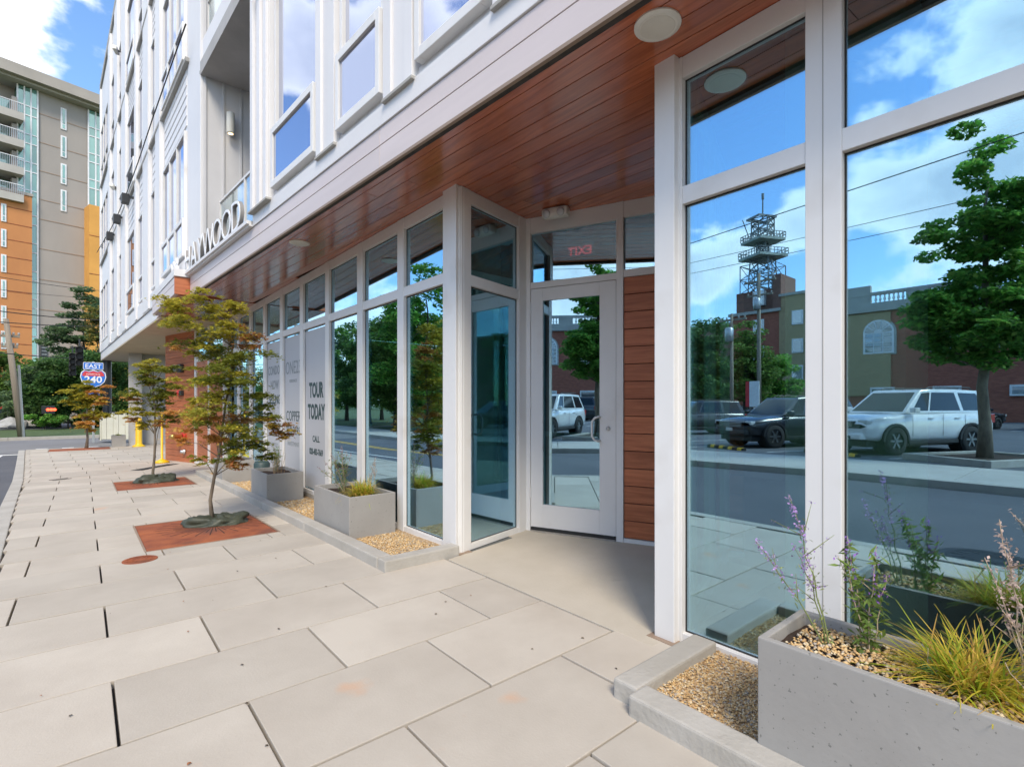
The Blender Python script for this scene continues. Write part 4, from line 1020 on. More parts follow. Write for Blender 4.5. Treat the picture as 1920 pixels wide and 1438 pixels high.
maple('nearest young Japanese maple, olive and orange leaves over the near rusty grate', (1.16, 6.80, gz(6.8)), 1,
      pxtr([(395, 985), (392, 930), (399, 885), (405, 850), (409, 810), (420, 750), (432, 690), (430, 640), (418, 590), (410, 565)], 395, 975, K1),
      pxset([(345, 572, 34, 'y'), (395, 566, 38, 'y'), (440, 575, 36, 'y'), (370, 612, 44, 'g'), (425, 615, 46, 'y'), (470, 625, 38, 'r'), (335, 598, 22, 'y'), (350, 655, 30, 'y'), (395, 660, 44, 'g'), (445, 660, 48, 'g'), (320, 640, 16, 'o'),
             (410, 705, 46, 'g'), (460, 705, 46, 'g'), (370, 700, 30, 'y'), (430, 750, 52, 'g'), (475, 745, 38, 'g'), (390, 740, 36, 'y'), (380, 775, 40, 'o'), (350, 785, 34, 'o'), (415, 790, 40, 'r'), (455, 790, 44, 'g'), (495, 785, 28, 'r'), (515, 805, 20, 'r'),
             (480, 825, 32, 'g'), (500, 845, 18, 'g'), (390, 815, 32, 'o'), (430, 825, 34, 'g'), (345, 820, 14, 'o'), (365, 855, 16, 'y'), (450, 855, 22, 'r'), (350, 745, 14, 'y'), (480, 780, 30, 'g')], 395, 975, K1, 0, .76), .019, .031, 1150, 3)
K2 = .0108
maple('second Japanese maple, dark green narrow crown before the red wood end wall', (1.06, 12.1, gz(12.1)), 1.7,
      pxtr([(288, 906), (285, 885), (290, 855), (290, 815), (289, 770), (288, 730), (287, 695)], 288, 898, K2),
      pxset([(286, 688, 20, 'y'), (303, 692, 18, 'g'), (270, 697, 17, 'y'), (286, 715, 28, 'g'), (306, 728, 22, 'g'), (264, 735, 18, 'g'), (252, 752, 14, 'o'), (288, 750, 30, 'g'), (306, 768, 22, 'g'), (268, 775, 22, 'y'), (290, 785, 24, 'g'), (304, 795, 14, 'r'), (250, 785, 10, 'o'), (276, 800, 14, 'y'), (258, 715, 12, 'o')], 288, 898, K2, 0, .8), .026, .036, 2600, 8)
K3 = .0203
maple('farthest small maple, golden orange crown at the street corner', (.10, 24.0, gz(24)), 3.2,
      pxtr([(163, 842), (164, 820), (163, 790), (164, 760), (165, 730)], 163, 838, K3),
      pxset([(165, 728, 22, 'y'), (146, 738, 20, 'y'), (188, 738, 20, 'o'), (165, 752, 30, 'y'), (135, 755, 16, 'y'), (198, 757, 14, 'o'), (150, 775, 24, 'o'), (180, 775, 22, 'y'), (166, 793, 20, 'o'), (160, 806, 10, 'o')], 163, 838, K3, 0, .58), .04, .065, 5600, 12)
# covers and drain
def disc(name, label, cat, x, y, r, z, mat, rings=True, holder=None):
    t = thing(name, label, cat, (x, y, z)); MB().lathe((0, 0, 0), (0, 0, 1), [(-.01, r), (.003, r), (.005, r-.006), (.005, .001)], 40).build('cover', mat, t)
    if rings:
        m = MB()
        for (a, b) in ((r*.72, r*.80), (r*.35, r*.42)):
            n = 40; v = [(c*math.cos(2*math.pi*k/n), c*math.sin(2*math.pi*k/n), .0075) for k in range(n) for c in (a, b)]; m.add(v, [(2*k, 2*k+1, (2*k+3) % (2*n), (2*k+2) % (2*n)) for k in range(n)])
        m.build('raised_ring', mat, t)
        m = MB()
        for k in range(12):
            an = k*math.pi/6; fr = F((0, 0), (math.cos(an), math.sin(an))); m.box(fr, r*.45, r*.70, -.006*r/.13, .006*r/.13, .004, .008)
        m.build('ribs', mat, t)
    return t
disc('access_cover', 'small round rusty access cover in the pavement by the near grate', 'manhole cover', .385, 5.55, .13, gz(5.55)+.001, 'rust')
mh = disc('manhole_cover', 'round iron manhole cover in the road, reflected in the right glass', 'manhole cover', -1.31, .80, .37, -.128, 'steel_dark')
dg = thing('drain_grate', 'dark linear drain grate in the pavement beyond the second maple', 'drain', (.92, 14.8, gz(14.8)), world=True)
m = MB()
for k in range(26): x = .86+k*.032; y = 14.72+k*.045; m.prism([(x, y), (x+.20, y-.10), (x+.215, y-.085), (x+.015, y+.015)], .004, .010, GZ)
m.build('bars', 'steel_dark', dg)
m = MB(); m.prism([(.84, 14.74), (1.06, 14.60), (1.92, 15.78), (1.70, 15.94)], .0, .004, GZ); m.build('pit', 'dark_recess', dg)
for (x, y) in ((-.42, 13.7), (-.20, 13.86)):
    pass
vs_ = thing('valve_slots', 'pair of narrow dark slots in the pavement near the kerb', 'drain', (-.32, 13.75, gz(13.75)))
for k in (0, .12): MB().box(F((0, 0), (.8, .45)), -.16, .16, k-.012, k+.012, .0, .005).build('slot', 'dark_recess', vs_)
# litter: leaves and pebbles lying on the paving
rl = random.Random(5)
lt = MB(); cl_ = []
for k in range(34):
    x, y = rl.uniform(-.2, 2.2), rl.uniform(1.2, 6); an = rl.uniform(0, 6); s_ = rl.uniform(.004, .011); z = .004+gz(y)
    lt.add([(x+s_*math.cos(an+q)*(.6 if i % 2 else 1), y+s_*math.sin(an+q)*(.6 if i % 2 else 1), z+(.004 if i % 2 else .001)) for i, q in enumerate((0, 1.2, 2.3, 3.1, 4.4, 5.3))], ((0, 1, 2, 3, 4, 5),))
    c_ = rl.choice([(.08, .06, .04), (.3, .12, .05), (.16, .12, .07)]); cl_ += [c_]*6
lo_ = lt.build('fallen_leaves', 'leaf_solid', cols=np.array(cl_)); lo_['kind'] = 'stuff'; tag(lo_, 'scattered tiny dry leaves and crumbs on the pale pavers', 'leaves')

# ================================================================== FIRE CONNECTION, BOLLARDS
def wall_fix(name, label, cat, s, z):
    p = PF.p(s, 0, z); t = thing(name, label, cat, p, math.atan2(PF.n.y, PF.n.x)+math.pi/2); return t     # local -y points out of the wall
# s along the wall from its right end
wl = wall_fix('floodlight', 'grey twin floodlight high on the wood end wall', 'light', .72, 2.28)
MB().box(I, -.16, .12, -.10, 0, -.10, .12).build('housing', 'steel_dark', wl, bevel=.03); MB().box(I, -.24, -.17, -.16, -.02, -.09, .10).build('lens', 'clear_lens', wl, bevel=.01)
wl = wall_fix('fire_strobe', 'red alarm strobe on the wood end wall below the floodlight', 'alarm', .78, 1.62)
MB().lathe((-.06, 0, 0), (0, -1, 0), [(0, .085), (.06, .085), (.09, .05), (.09, .001)], 18).build('dome', 'red_paint', wl, smooth=True); MB().box(I, .03, .17, -.08, 0, -.07, .07).build('back_box', 'steel_dark', wl, bevel=.01)
wl = wall_fix('fire_bell', 'round red alarm bell on the wood end wall behind the maple leaves', 'alarm', .42, 1.05)
MB().lathe((0, 0, 0), (0, -1, 0), [(0, .11), (.05, .11), (.08, .07), (.085, .001)], 20).build('gong', 'red_paint', wl, smooth=True)
wl = wall_fix('fire_hose_connection', 'red flanged fire department connection with brass cap low on the wood end wall', 'fire valve', .62, .45)
MB().lathe((.03, 0, 0), (0, -1, 0), [(0, .15), (.03, .15), (.05, .06), (.05, .001)], 24).build('flange', 'red_paint', wl)
MB().lathe((.03, -.05, 0), (-.45, -1, 0), [(0, .055), (.16, .055), (.17, .075), (.25, .075), (.27, .045), (.30, .03)], 18).build('coupling', 'brass', wl, smooth=True)
wl = wall_fix('hose_tap', 'small steel outlet near the bottom of the wood end wall', 'tap', .55, .04)
MB().lathe((0, 0, 0), (0, -1, 0), [(0, .07), (.03, .07), (.05, .045), (.11, .04), (.12, .001)], 16).build('outlet', 'brushed_steel', wl, smooth=True)
bl = thing('bollard', 'thick yellow pipe bollard with flared foot beside the grey column', 'bollard', (1.60, 23.6, gz(24)))
MB().lathe((0, 0, 0), (0, 0, 1), [(0, .20), (.04, .20), (.07, .13), (.12, .105), (1.02, .105), (1.07, .07), (1.08, .001)], 22).build('pipe', 'yellow_plastic', bl, smooth=True)
MB().lathe((0, 0, .72), (0, 0, 1), [(0, .107), (.02, .107)], 22).build('band', 'black_plastic', bl); MB().lathe((0, 0, .94), (0, 0, 1), [(0, .107), (.03, .107)], 22).build('band', 'black_plastic', bl)
bl = thing('post', 'thin yellow post on a round foot before the wood wall, carrying a red bar', 'post', (1.62, 16.5, gz(16.5)))
MB().lathe((0, 0, 0), (0, 0, 1), [(0, .17), (.04, .17), (.09, .06), (.12, .028), (1.32, .028)], 18).build('stem', 'yellow_plastic', bl, smooth=True)
MB().tube([(-.28, .05, 1.33), (.0, 0, 1.33)], .022, 8).build('arm', 'red_paint', bl); MB().box(I, -.14, -.06, .01, .06, 1.27, 1.39).build('clip', 'lens_white', bl)
bn = thing('waste_bin', 'small dark green bin between the third planter and the glass', 'bin', (2.36, 9.5, gz(9.5)))
MB().lathe((0, 0, .0), (0, 0, 1), [(0, .10), (.02, .12), (.42, .13), (.46, .10), (.46, .001)], 16).build('body', 'bin_green', bn, smooth=True) if 'bin_green' in M else None
# ================================================================== distant things straight ahead
FWD = Vector((math.sin(R(40.09)), math.cos(R(40.09)))); RGT = Vector((FWD.y, -FWD.x)); FO = 955.67
def at(px, depth, py=None):
    """plan position (and height) of a photograph pixel at a given distance"""
    q = FWD*depth+RGT*((px-960)/FO*depth)
    return (q.x, q.y) if py is None else (q.x, q.y, 1.35+(755.7-py)*depth/FO)
def mir(px, depth, py=None):
    """the same for something seen in the storefront glass: its real place across the street"""
    r = at(px, depth, py); return (2*(FX+.045)-r[0],)+tuple(r[1:])
az = R(77.84); TD = Vector((math.sin(az), math.cos(az))); TO = Vector(at(100, 62)); TF = F(TO, TD, -1)
def ts(px):
    r = FWD+RGT*((px-960)/FO)                     # ray direction in plan
    # TO + u TD = k r
    det = TD.x*(-r.y)+r.x*TD.y; return (-TO.x*(-r.y)-r.x*TO.y)/det if abs(det) > 1e-9 else 0
def tz(px, py):
    u = ts(px); p = TO+TD*u; dep = p.dot(FWD); return 1.35+(755.7-py)*dep/FO
TW = thing('tower_block', 'tall grey and orange tower block with green glass strips and balconies, left background', 'building', (TO.x, TO.y, -.4), world=True)
def tb(px0, px1, py0, py1, n0, n1, name, mat, par=None, bevel=0):
    """py0 top, py1 bottom, heights read at the middle"""
    mx_ = (px0+px1)/2; return MB().box(TF, ts(px0), ts(px1), n0, n1, tz(mx_, py1), tz(mx_, py0)).build(name, mat, par or TW, bevel=bevel)
ztop = tz(100, 178)
U = {k: ts(k) for k in (-60, -40, 0, 9, 32, 40, 57, 58, 70, 113, 125, 158, 165, 187, 230, 300)}
MB().box(TF, U[70], ts(260), -18, 0, -1, ztop).build('grey_wall', 'tower_grey', TW)
MB().box(TF, U[-60], U[70], -18, -1.6, -1, ztop).build('grey_wall', 'tower_grey', TW)
MB().box(TF, U[-60]-1, ts(262), -19, 1.9, ztop, ztop+1.25).build('roof_slab', 'tower_roof', TW)
MB().box(TF, U[-60]-1, ts(262), -19, 1.2, ztop-.25, ztop).build('roof_soffit', 'balcony_slab', TW)
def curtain(u0, u1, z0, z1, nx, par, name, step=3.3):
    g = grp(name, TW); MB().box(TF, u0, u1, -1.6, .10, z0, z1).build('glazing', 'glass_tower', g)
    rgc = random.Random(9)
    z = z1; k = 0
    while z > z0+.3:
        for (h_) in (2.2, 1.1):
            for i in range(nx):
                a = u0+(u1-u0)*i/nx; b = u0+(u1-u0)*(i+1)/nx; zb = max(z0, z-h_)
                if zb < z-.2: MB().box(TF, a+.06, b-.06, .10, .13, zb+.05, z-.05).build('pane', 'glass_tower', g)
            z -= h_
            if z > z0: MB().box(TF, u0, u1, .10, .22, z-.06, z+.06).build('mullion_bar', 'white_frame', g)
    for i in range(nx+1): x = u0+(u1-u0)*i/nx; MB().box(TF, x-.07, x+.07, .10, .24, z0, z1).build('mullion_post', 'white_frame', g)
curtain(U[32], U[70], tz(50, 368), ztop-.3, 3, TW, 'curtain_wall')
curtain(U[58], U[70], tz(64, 680), tz(50, 368), 1, TW, 'curtain_wall')
curtain(U[165], ts(192), tz(178, 396), ztop-.3, 2, TW, 'curtain_wall')
# slab joints on the grey wall
for py in (228, 280, 332, 384, 420, 474, 530, 585, 640): MB().box(TF, U[70], U[165] if py < 400 else U[158], 0, .035, tz(118, py)-.05, tz(118, py)+.05).build('wall_joint', 'balcony_slab' if 0 else 'trim_tan', TW)
for (a, b) in ((204, 244), (256, 296), (308, 346), (357, 397)):
    g = grp('window', TW); z0, z1 = tz(119, b), tz(119, a); u0, u1 = ts(113.5), ts(124.5)
    MB().box(TF, u0, u1, 0, .10, z0, z1).build('frame', 'white_frame', g); MB().box(TF, u0+.16, u1-.16, .10, .14, z0+.75, z1-.15).build('pane', 'glass_tower', g); MB().box(TF, u0+.16, u1-.16, .10, .14, z0+.15, z0+.62).build('pane', 'glass_tower', g)
g = grp('window', TW); MB().box(TF, ts(76), ts(88), 0, .2, tz(82, 706), tz(82, 648)).build('louvre', 'steel_dark', g)
for k in range(9): z = tz(82, 704-k*6.3); MB().box(TF, ts(77), ts(87), .2, .26, z, z+.18).build('louvre_blade', 'tower_steel', g)
# orange volumes
MB().box(TF, U[-60], U[57], -1.6, .9, -1, tz(28, 366)).build('orange_wall', 'orange_wall', TW)
MB().box(TF, U[-60], U[57]+.1, -1.6, 1.0, tz(28, 366), tz(28, 361)).build('coping', 'tower_roof', TW)
for k, py in enumerate((386, 433, 480, 527, 575, 622)):
    for (a, b) in ((-1, 9), (-40, -28)):
        g = grp('window', TW); z0, z1 = tz(4, py+33), tz(4, py)
        MB().box(TF, ts(a), ts(b), .9, 1.0, z0, z1).build('frame', 'white_frame', g); MB().box(TF, ts(a)+.15, ts(b)-.15, 1.0, 1.04, z0+.75, z1-.15).build('pane', 'glass_tower', g); MB().box(TF, ts(a)+.15, ts(b)-.15, 1.0, 1.04, z0+.15, z0+.6).build('pane', 'glass_tower', g)
for py in (395, 425, 455, 487, 517, 550, 582, 614, 646): MB().box(TF, U[9], U[57], .9, .93, tz(30, py)-.04, tz(30, py)+.03).build('wall_joint', 'rust', TW)
MB().box(TF, U[158], ts(250), -1, 2.2, -1, tz(172, 394)).build('orange_wall', 'orange_light', TW)
for py in (450, 520, 590): MB().box(TF, U[158], ts(200), 2.2, 2.23, tz(172, py)-.04, tz(172, py)+.03).build('wall_joint', 'rust', TW)
# balconies on the upper left
for k in range(4):
    py = 205+51*k
    g = grp('balcony', TW); z = tz(18, py+23)
    MB().box(TF, U[-60], U[40], -1.6, 1.5, z, z+.85).build('slab', 'balcony_slab', g)
    MB().box(TF, U[-60], U[32]-.1, -1.5, -1.45, z+.9, z+3.0).build('dark_recess', 'interior_dark', g)
    MB().box(TF, U[-60], U[0]+1, -1.45, -1.38, z+.9, z+3.0).build('sliding_door', 'glass_tower', g)
    MB().box(TF, ts(21), ts(31), -1.45, .4, z+.9, z+2.9).build('side_wall', 'tower_grey', g)
    MB().box(TF, U[-60], U[40], 1.36, 1.42, z+1.9, z+1.97).build('rail', 'white_frame', g)
    for i in range(26):
        x = U[-60]+(U[40]-U[-60])*i/25; MB().box(TF, x-.02, x+.02, 1.37, 1.41, z+.85, z+1.9).build('baluster', 'galvanised', g)
# ---- trees straight ahead
def col_mix(*cs):
    def f(P, rg):
        n = len(P); i = rg.integers(0, len(cs), n); return np.array(cs)[i]*rg.uniform(.65, 1.35, (n, 1))
    return f
GREEN = col_mix((.12, .22, .05), (.16, .27, .06), (.09, .17, .04), (.2, .30, .07))
DEEP = col_mix((.075, .16, .045), (.11, .20, .05), (.055, .125, .04))
BRIGHT = col_mix((.12, .32, .05), (.17, .38, .06), (.08, .22, .04), (.26, .42, .08))
PINE = col_mix((.12, .19, .09), (.16, .24, .10), (.08, .15, .07))
GOLD = col_mix((.30, .23, .05), (.20, .20, .05), (.12, .16, .05))
def tree(name, label, loc, h, trunk_h, crown, nleaf, leaf, seed, colf=GREEN, nclump=70, trunk_r=.14, flat=.4, clr=.5, flatz=.55, limbs=9, cat='tree', group=None, bark='bark_dark', tshape='rhomb', solid=.75):
    """crown: ellipsoids (x, y, z, rx, ry, rz) about the trunk; leaves gather in clumps through the volume"""
    t = thing(name, label, cat, loc, group=group); rg = np.random.default_rng(seed); m = MB()
    cr_ = np.array(crown, float); vol = cr_[:, 3]*cr_[:, 4]*cr_[:, 5]; wv = vol/vol.sum(); cl = []
    for k in range(nclump):
        e = cr_[rg.choice(len(cr_), p=wv)]; d = rg.normal(0, 1, 3); d /= np.linalg.norm(d); r = rg.uniform(0, 1)**(1/3.2)*.93
        cl.append([e[0]+d[0]*e[3]*r, e[1]+d[1]*e[4]*r, e[2]+d[2]*e[5]*r])
    cl = np.array(cl); sz = rg.uniform(.55, 1.25, nclump)*clr
    top = max(cl[:, 2])*.86
    tp = [(rg.normal(0, .02)*h*s_*.6, rg.normal(0, .02)*h*s_*.6, top*s_) for s_ in np.linspace(0, 1, 9)]; tp[0] = (0, 0, -.15)
    m.tube(tp, [trunk_r*(1.35 if s_ == 0 else 1.02-.85*s_) for s_ in np.linspace(0, 1, 9)], 10)
    for k in range(min(limbs*2, nclump)):
        c = cl[rg.integers(nclump)]; zb = max(trunk_h*.92, min(top*.9, c[2]-rg.uniform(.15, .45)*np.hypot(c[0], c[1])-.2)); i = min(7, int(zb/top*8)); f_ = zb/top*8-i
        b = Vector(tp[i]).lerp(Vector(tp[i+1]), f_); e = Vector(c); mid = b.lerp(e, .5)+Vector((0, 0, -.06*(e-b).length)); rr = trunk_r*(1-.8*zb/top)*.42
        m.tube([b, mid, e], [rr, rr*.6, rr*.2], 5)
    m.build('trunk', bark, t, smooth=True)
    w = sz**2; idx = rg.choice(nclump, nleaf, p=w/w.sum()); d = rg.normal(0, 1, (nleaf, 3)); d /= np.linalg.norm(d, axis=1)[:, None]
    P = cl[idx]+d*(sz[idx]*rg.uniform(.2, 1, nleaf)**.5)[:, None]*np.array([1, 1, flatz])
    tint = rg.uniform(.75, 1.3, nclump)[idx][:, None]
    V, Fa, C = leaf_cloud(P, colf(P, rg)*tint, leaf, seed, flat, tshape); mesh_np('crown', V, Fa, C, 'leaf', t); return t
def atg(px, depth, z=None):
    x, y = at(px, depth); return (x, y, gz(y) if z is None else z)
tree('pine_tree', 'tall feathery pine reaching up in front of the orange wall, right of the grey tower', atg(158, 40), 11.5, 3, [(0, 0, 8.6, 1.5, 1.5, 1.3), (-.6, 0, 6.6, 2.2, 1.6, 1.2), (.2, 0, 10.0, .9, .9, .9)], 9000, .11, 31, PINE, 46, .16, clr=.62, flatz=.4)
tree('golden_tree', 'yellowing slim tree against the orange wall beside the white wing', atg(181, 37), 9.6, 4, [(0, 0, 7.4, .9, .9, 2.0)], 3600, .09, 32, GOLD, 34, .1, clr=.45)
tree('pine_tree', 'dense green pine behind the golden corner maple and road sign', atg(150, 36), 7, 1.4, [(0, 0, 3.9, 2.4, 2.0, 1.6), (-1.4, 0, 2.6, 2.6, 2, 1.7), (1.6, 0, 3.6, 1.6, 1.6, 1.6)], 16000, .12, 33, DEEP, 90, .18, clr=.7)
tree('pine_tree', 'broad soft green pine in the middle of the left background', atg(108, 37), 6.5, 1.0, [(0, 0, 3.0, 2.4, 2, 1.9), (-.9, 0, 1.6, 2.6, 1.8, 1.3), (.9, 0, 4.2, 1.3, 1.3, 1.0)], 16000, .12, 34, PINE, 90, .18, clr=.7)
tree('broadleaf_tree', 'rounded green tree at the left edge behind the wooden utility pole', atg(8, 40), 6, 1.3, [(0, 0, 3.6, 2.4, 2, 2.0), (-1.5, 0, 2.4, 2, 2, 1.6)], 9000, .13, 35, GREEN, 60, .16, clr=.7)
tree('broadleaf_tree', 'small green tree just right of the wooden utility pole', atg(56, 38), 5.4, 1.2, [(0, 0, 3.2, 1.2, 1.2, 1.4)], 5000, .11, 36, GREEN, 40, .1, clr=.55)
tree('dense_tree', 'dark evergreen between the signal pole and the grey column', atg(222, 40), 7, 1, [(0, 0, 3.6, 2.2, 2, 3.2)], 11000, .12, 37, DEEP, 70, .15, clr=.7)
tree('shrub', 'low leafy shrub on the grass verge below the red display', atg(84, 33), 1.0, .2, [(0, 0, .55, 1.1, .6, .38)], 3500, .06, 38, BRIGHT, 30, .03, clr=.25, cat='shrub')
tree('shrub', 'dark tall hedge mass behind the verge at the foot of the pines', atg(128, 35.2), 3, .4, [(0, 0, 1.2, 2.6, .9, 1.3), (2.6, 0, 1.2, 1.6, .9, 1.3)], 12000, .09, 39, DEEP, 70, .05, clr=.5, cat='shrub')
tree('shrub', 'long green hedge left of the utility pole at the far kerb', atg(-30, 42), 3, .4, [(0, 0, 1.3, 4.6, 1, 1.5), (4, 1, 1.0, 2.2, 1, 1.2)], 12000, .11, 40, GREEN, 80, .05, clr=.6, cat='shrub')
def utility_pole(label, loc, h, arm_d, group=None, r=.16, arms=((.93, 1.1),), transformer=False, lean=0):
    t = thing('utility_pole', label, 'utility pole', loc, group=group); MB().tube([(0, 0, -.2), (lean*h*.5, 0, h*.5), (lean*h, 0, h)], [r, r*.85, r*.65], 10).build('pole', 'pole_wood', t, smooth=True)
    for (f_, w_) in arms:
        fr = F((lean*h*f_, 0), arm_d); MB().box(fr, -w_, w_, .06, .18, h*f_-.06, h*f_+.06).build('crossarm', 'pole_wood', t)
        for s_ in (-.9, -.45, .45, .9): p = fr.p(s_*w_, .12, h*f_+.06); MB().lathe(p, (0, 0, 1), [(0, .03), (.05, .05), (.10, .05), (.14, .02)], 8).build('insulator', 'stone_trim', t)
    if transformer: MB().lathe((lean*h*.8+.3, 0, h*.76), (0, 0, 1), [(0, .2), (.03, .24), (.75, .24), (.82, .15), (.84, .001)], 14).build('transformer', 'galvanised', t, smooth=True)
    return t
utility_pole('leaning wooden utility pole with one crossarm before the orange tower wall', atg(42, 25.5, -.4), 5.9, (1, .1), lean=-.10, arms=((.86, .42), (.77, .3)))
gp = thing('conduit_post', 'thin grey metal post standing right beside the wooden utility pole', 'post', atg(44.5, 25, -.4)); MB().tube([(0, 0, 0), (-.18, 0, 3.6)], .05, 8).build('post', 'galvanised', gp)
def wire(label, pts, r=.012, sag=.3, group='overhead wires'):
    m = MB(); P = [Vector(p) for p in pts]
    for a, b in zip(P, P[1:]):
        m.tube([a.lerp(b, k/10)-Vector((0, 0, sag*4*(k/10)*(1-k/10))) for k in range(11)], r, 5, cap=False)
    o = m.build('overhead_wire', 'black_rubber'); tag(o, label, 'wire', group); return o
for (a, b, c, d, r, lab) in ((570, 18, 600, 30, .022, 'thick overhead cable crossing the orange wall, upper'), (597, 18, 612, 30, .02, 'thick overhead cable crossing the orange wall, lower'), (650, 18, 672, 32, .022, 'overhead cable at the height of the crossarm insulators'), (500, 20, 545, 34, .014, 'highest thin overhead wire crossing the grey tower'), (530, 20, 560, 34, .01, 'thin overhead wire above the two thick cables')):
    A = at(-150, b, a-8); Bp = at(186 if c < 640 else 150, d, c); wire(lab, [A, Bp], r, .12)
# traffic signals, road sign, black signal post
pz = thing('signal_post', 'tall black signal post behind the blue route sign, left of the column', 'post', atg(201, 23, gz(30)))
MB().lathe((0, 0, 0), (0, 0, 1), [(0, .3), (.3, .26), (.32, .165), (4.6, .16)], 16).build('shaft', 'steel_dark', pz, smooth=False)
p1_ = at(201, 23, 702); fr = F((0, 0), (1, 0))
MB().tube([(0, 0, 3.05), (-.5, -.1, 3.1)], .05, 8).build('arm', 'steel_dark', pz)
cb = thing('control_cabinet', 'small black signal cabinet beside the grey column', 'cabinet', (*at(217, 22.6), .35)); MB().box(I, -.2, .26, -.2, .2, 0, .62).build('box', 'steel_dark', cb, bevel=.02); MB().box(I, -.5, -.2, -.05, .05, .25, .35).build('bracket', 'steel_dark', cb)
def signal(label, px, depth, py, n=3, s=1.0):
    x, y, z = at(px, depth, py); t = thing('traffic_light', label, 'traffic light', (x, y, z), group='black traffic lights seen from behind'); 
    for k in range(n):
        MB().box(I, -.17*s, .17*s, -.12*s, .12*s, -(k+1)*.36*s+.01, -k*.36*s).build('section', 'black_plastic', t, bevel=.02)
        MB().tube([(0, -.10*s, -(k+.5)*.36*s), (0, -.34*s, -(k+.5)*.36*s+.0)], [.15*s, .16*s], 12, cap=False).build('visor', 'black_plastic', t)
    MB().box(I, -.03, .03, -.03, .03, 0, .35).build('hanger', 'steel_dark', t); return t
signal('black traffic light cluster, the higher right one before the pines', 149, 24, 650, 3, .85)
signal('black traffic light cluster, the lower left one before the pines', 136, 25, 662, 4, .78)
rd = thing('red_display', 'small glowing red pedestrian signal display before the dark hedge', 'signal', at(95, 27, 768))
MB().box(I, -.36, .16, -.1, .1, -.22, .2).build('housing', 'black_plastic', rd, bevel=.02)
for k in range(3): MB().lathe((-.10+.13*k, -.105, 0), (0, -1, 0), [(0, .075), (.02, .07), (.03, .001)], 12).build('lamp', 'led_red', rd)
# route sign
rs = thing('route_sign', 'blue and red interstate shield reading 240 under an EAST plate, above the golden maple', 'road sign', at(175, 22, 700))
fz = math.atan2(-at(175, 22)[1], -at(175, 22)[0])+R(90); rs.rotation_euler = (0, 0, fz-R(6))
MB().box(I, -.34, .34, -.012, 0, .16, .47).build('direction_plate', 'sign_blue', rs, bevel=.004)
for (x0, x1, z0, z1) in ((-.34, .34, .45, .47), (-.34, .34, .16, .18), (-.34, -.325, .16, .47), (.325, .34, .16, .47)): MB().box(I, x0, x1, -.016, -.012, z0, z1).build('plate_border', 'sign_white', rs)
def shield(s_):
    pts = [(-.30, .42), (-.40, .30), (-.43, .08), (-.38, -.15), (-.24, -.33), (0, -.45), (.24, -.33), (.38, -.15), (.43, .08), (.40, .30), (.30, .42), (.15, .36), (0, .42), (-.15, .36)]
    return [(x*s_, z*s_*.86) for x, z in pts]
def plate(poly, y0, y1, name, mat, dz=0):
    n = len(poly); vs = [(x, y0, z+dz) for x, z in poly]+[(x, y1, z+dz) for x, z in poly]
    MB().add(vs, [tuple(range(n)), tuple(range(n, 2*n))[::-1]]+[(i, n+i, n+(i+1) % n, (i+1) % n) for i in range(n)]).build(name, mat, rs)
plate(shield(1.02), -.010, 0, 'shield_back', 'sign_white', -.23)
plate([(x, z) for x, z in shield(.95)], -.014, -.010, 'shield', 'sign_blue', -.23)
top = [(-.32, .215), (-.36, .14), (.36, .14), (.32, .215), (.14, .20), (0, .235), (-.14, .20)]; top = [(-.37, .12), (.37, .12), (.35, .24), (.27, .33), (.13, .29), (0, .34), (-.13, .29), (-.27, .33), (-.35, .24)]
plate(top, -.018, -.014, 'red_band', 'sign_red', -.24)
def stext(s_, size, x, z, mat, y=-.02, **k):
    me = text_mesh(s_, size, **k); me.materials.append(M[mat]); me.transform(Matrix.Rotation(R(90), 4, 'X')); me.transform(Matrix.Translation((x, y, z))); link('lettering', me, rs)
stext('240', .40, 0, -.40, 'sign_white', -.017, bold=.008, depth=.002); stext('EAST', .25, 0, .225, 'sign_white', -.017, bold=.003, depth=.002); stext('INTERSTATE', .085, 0, -.07, 'sign_white', -.021, depth=.001)
MB().box(I, -.22, .22, -.012, 0, -.95, -.66).build('arrow_plate', 'sign_blue', rs, bevel=.004)
plate([(-.12, -.02), (.03, -.02), (.03, -.08), (.15, 0), (.03, .08), (.03, .02), (-.12, .02)][::-1], -.02, -.012, 'arrow', 'sign_white', -.80)
MB().box(I, -.04, .04, .0, .05, -3.0, .5).build('post', 'galvanised', rs)
# fences, boulders, verge things
fn = thing('panel_fence', 'pale cream panel fence behind the small far planter', 'fence', (*at(190, 22.3), gz(30)), -R(0))
fq = F((0, 0), Vector(at(226, 22.3))-Vector(at(184, 22.3)))
for k in range(5): MB().box(fq, k*.26, k*.26+.245, -.03, .03, .05, 1.12).build('panel', 'fence_cream', fn)
for k in range(0, 6, 2): MB().box(fq, k*.26-.03, k*.26+.03, -.05, .05, 0, 1.2).build('post', 'fence_cream', fn)
cf = thing('rail_fence', 'low galvanised rail fence with dark red beam beyond the road at the far left', 'fence', (*at(30, 36), -.1)); fq = F((0, 0), (1, .1))
for k in range(-14, 6): MB().box(fq, k*.45, k*.45+.06, -.03, .03, -.3, 1.5).build('picket', 'galvanised', cf)
MB().box(fq, -1.0, 2.0, -.2, .0, 1.05, 1.22).build('beam', 'red_paint', cf); MB().box(fq, -6.3, 2.4, -.04, .04, .35, .42).build('rail', 'galvanised', cf); MB().box(fq, -6.3, 2.4, .3, .4, -.3, 1.0).build('back_wall', 'bin_green', cf)
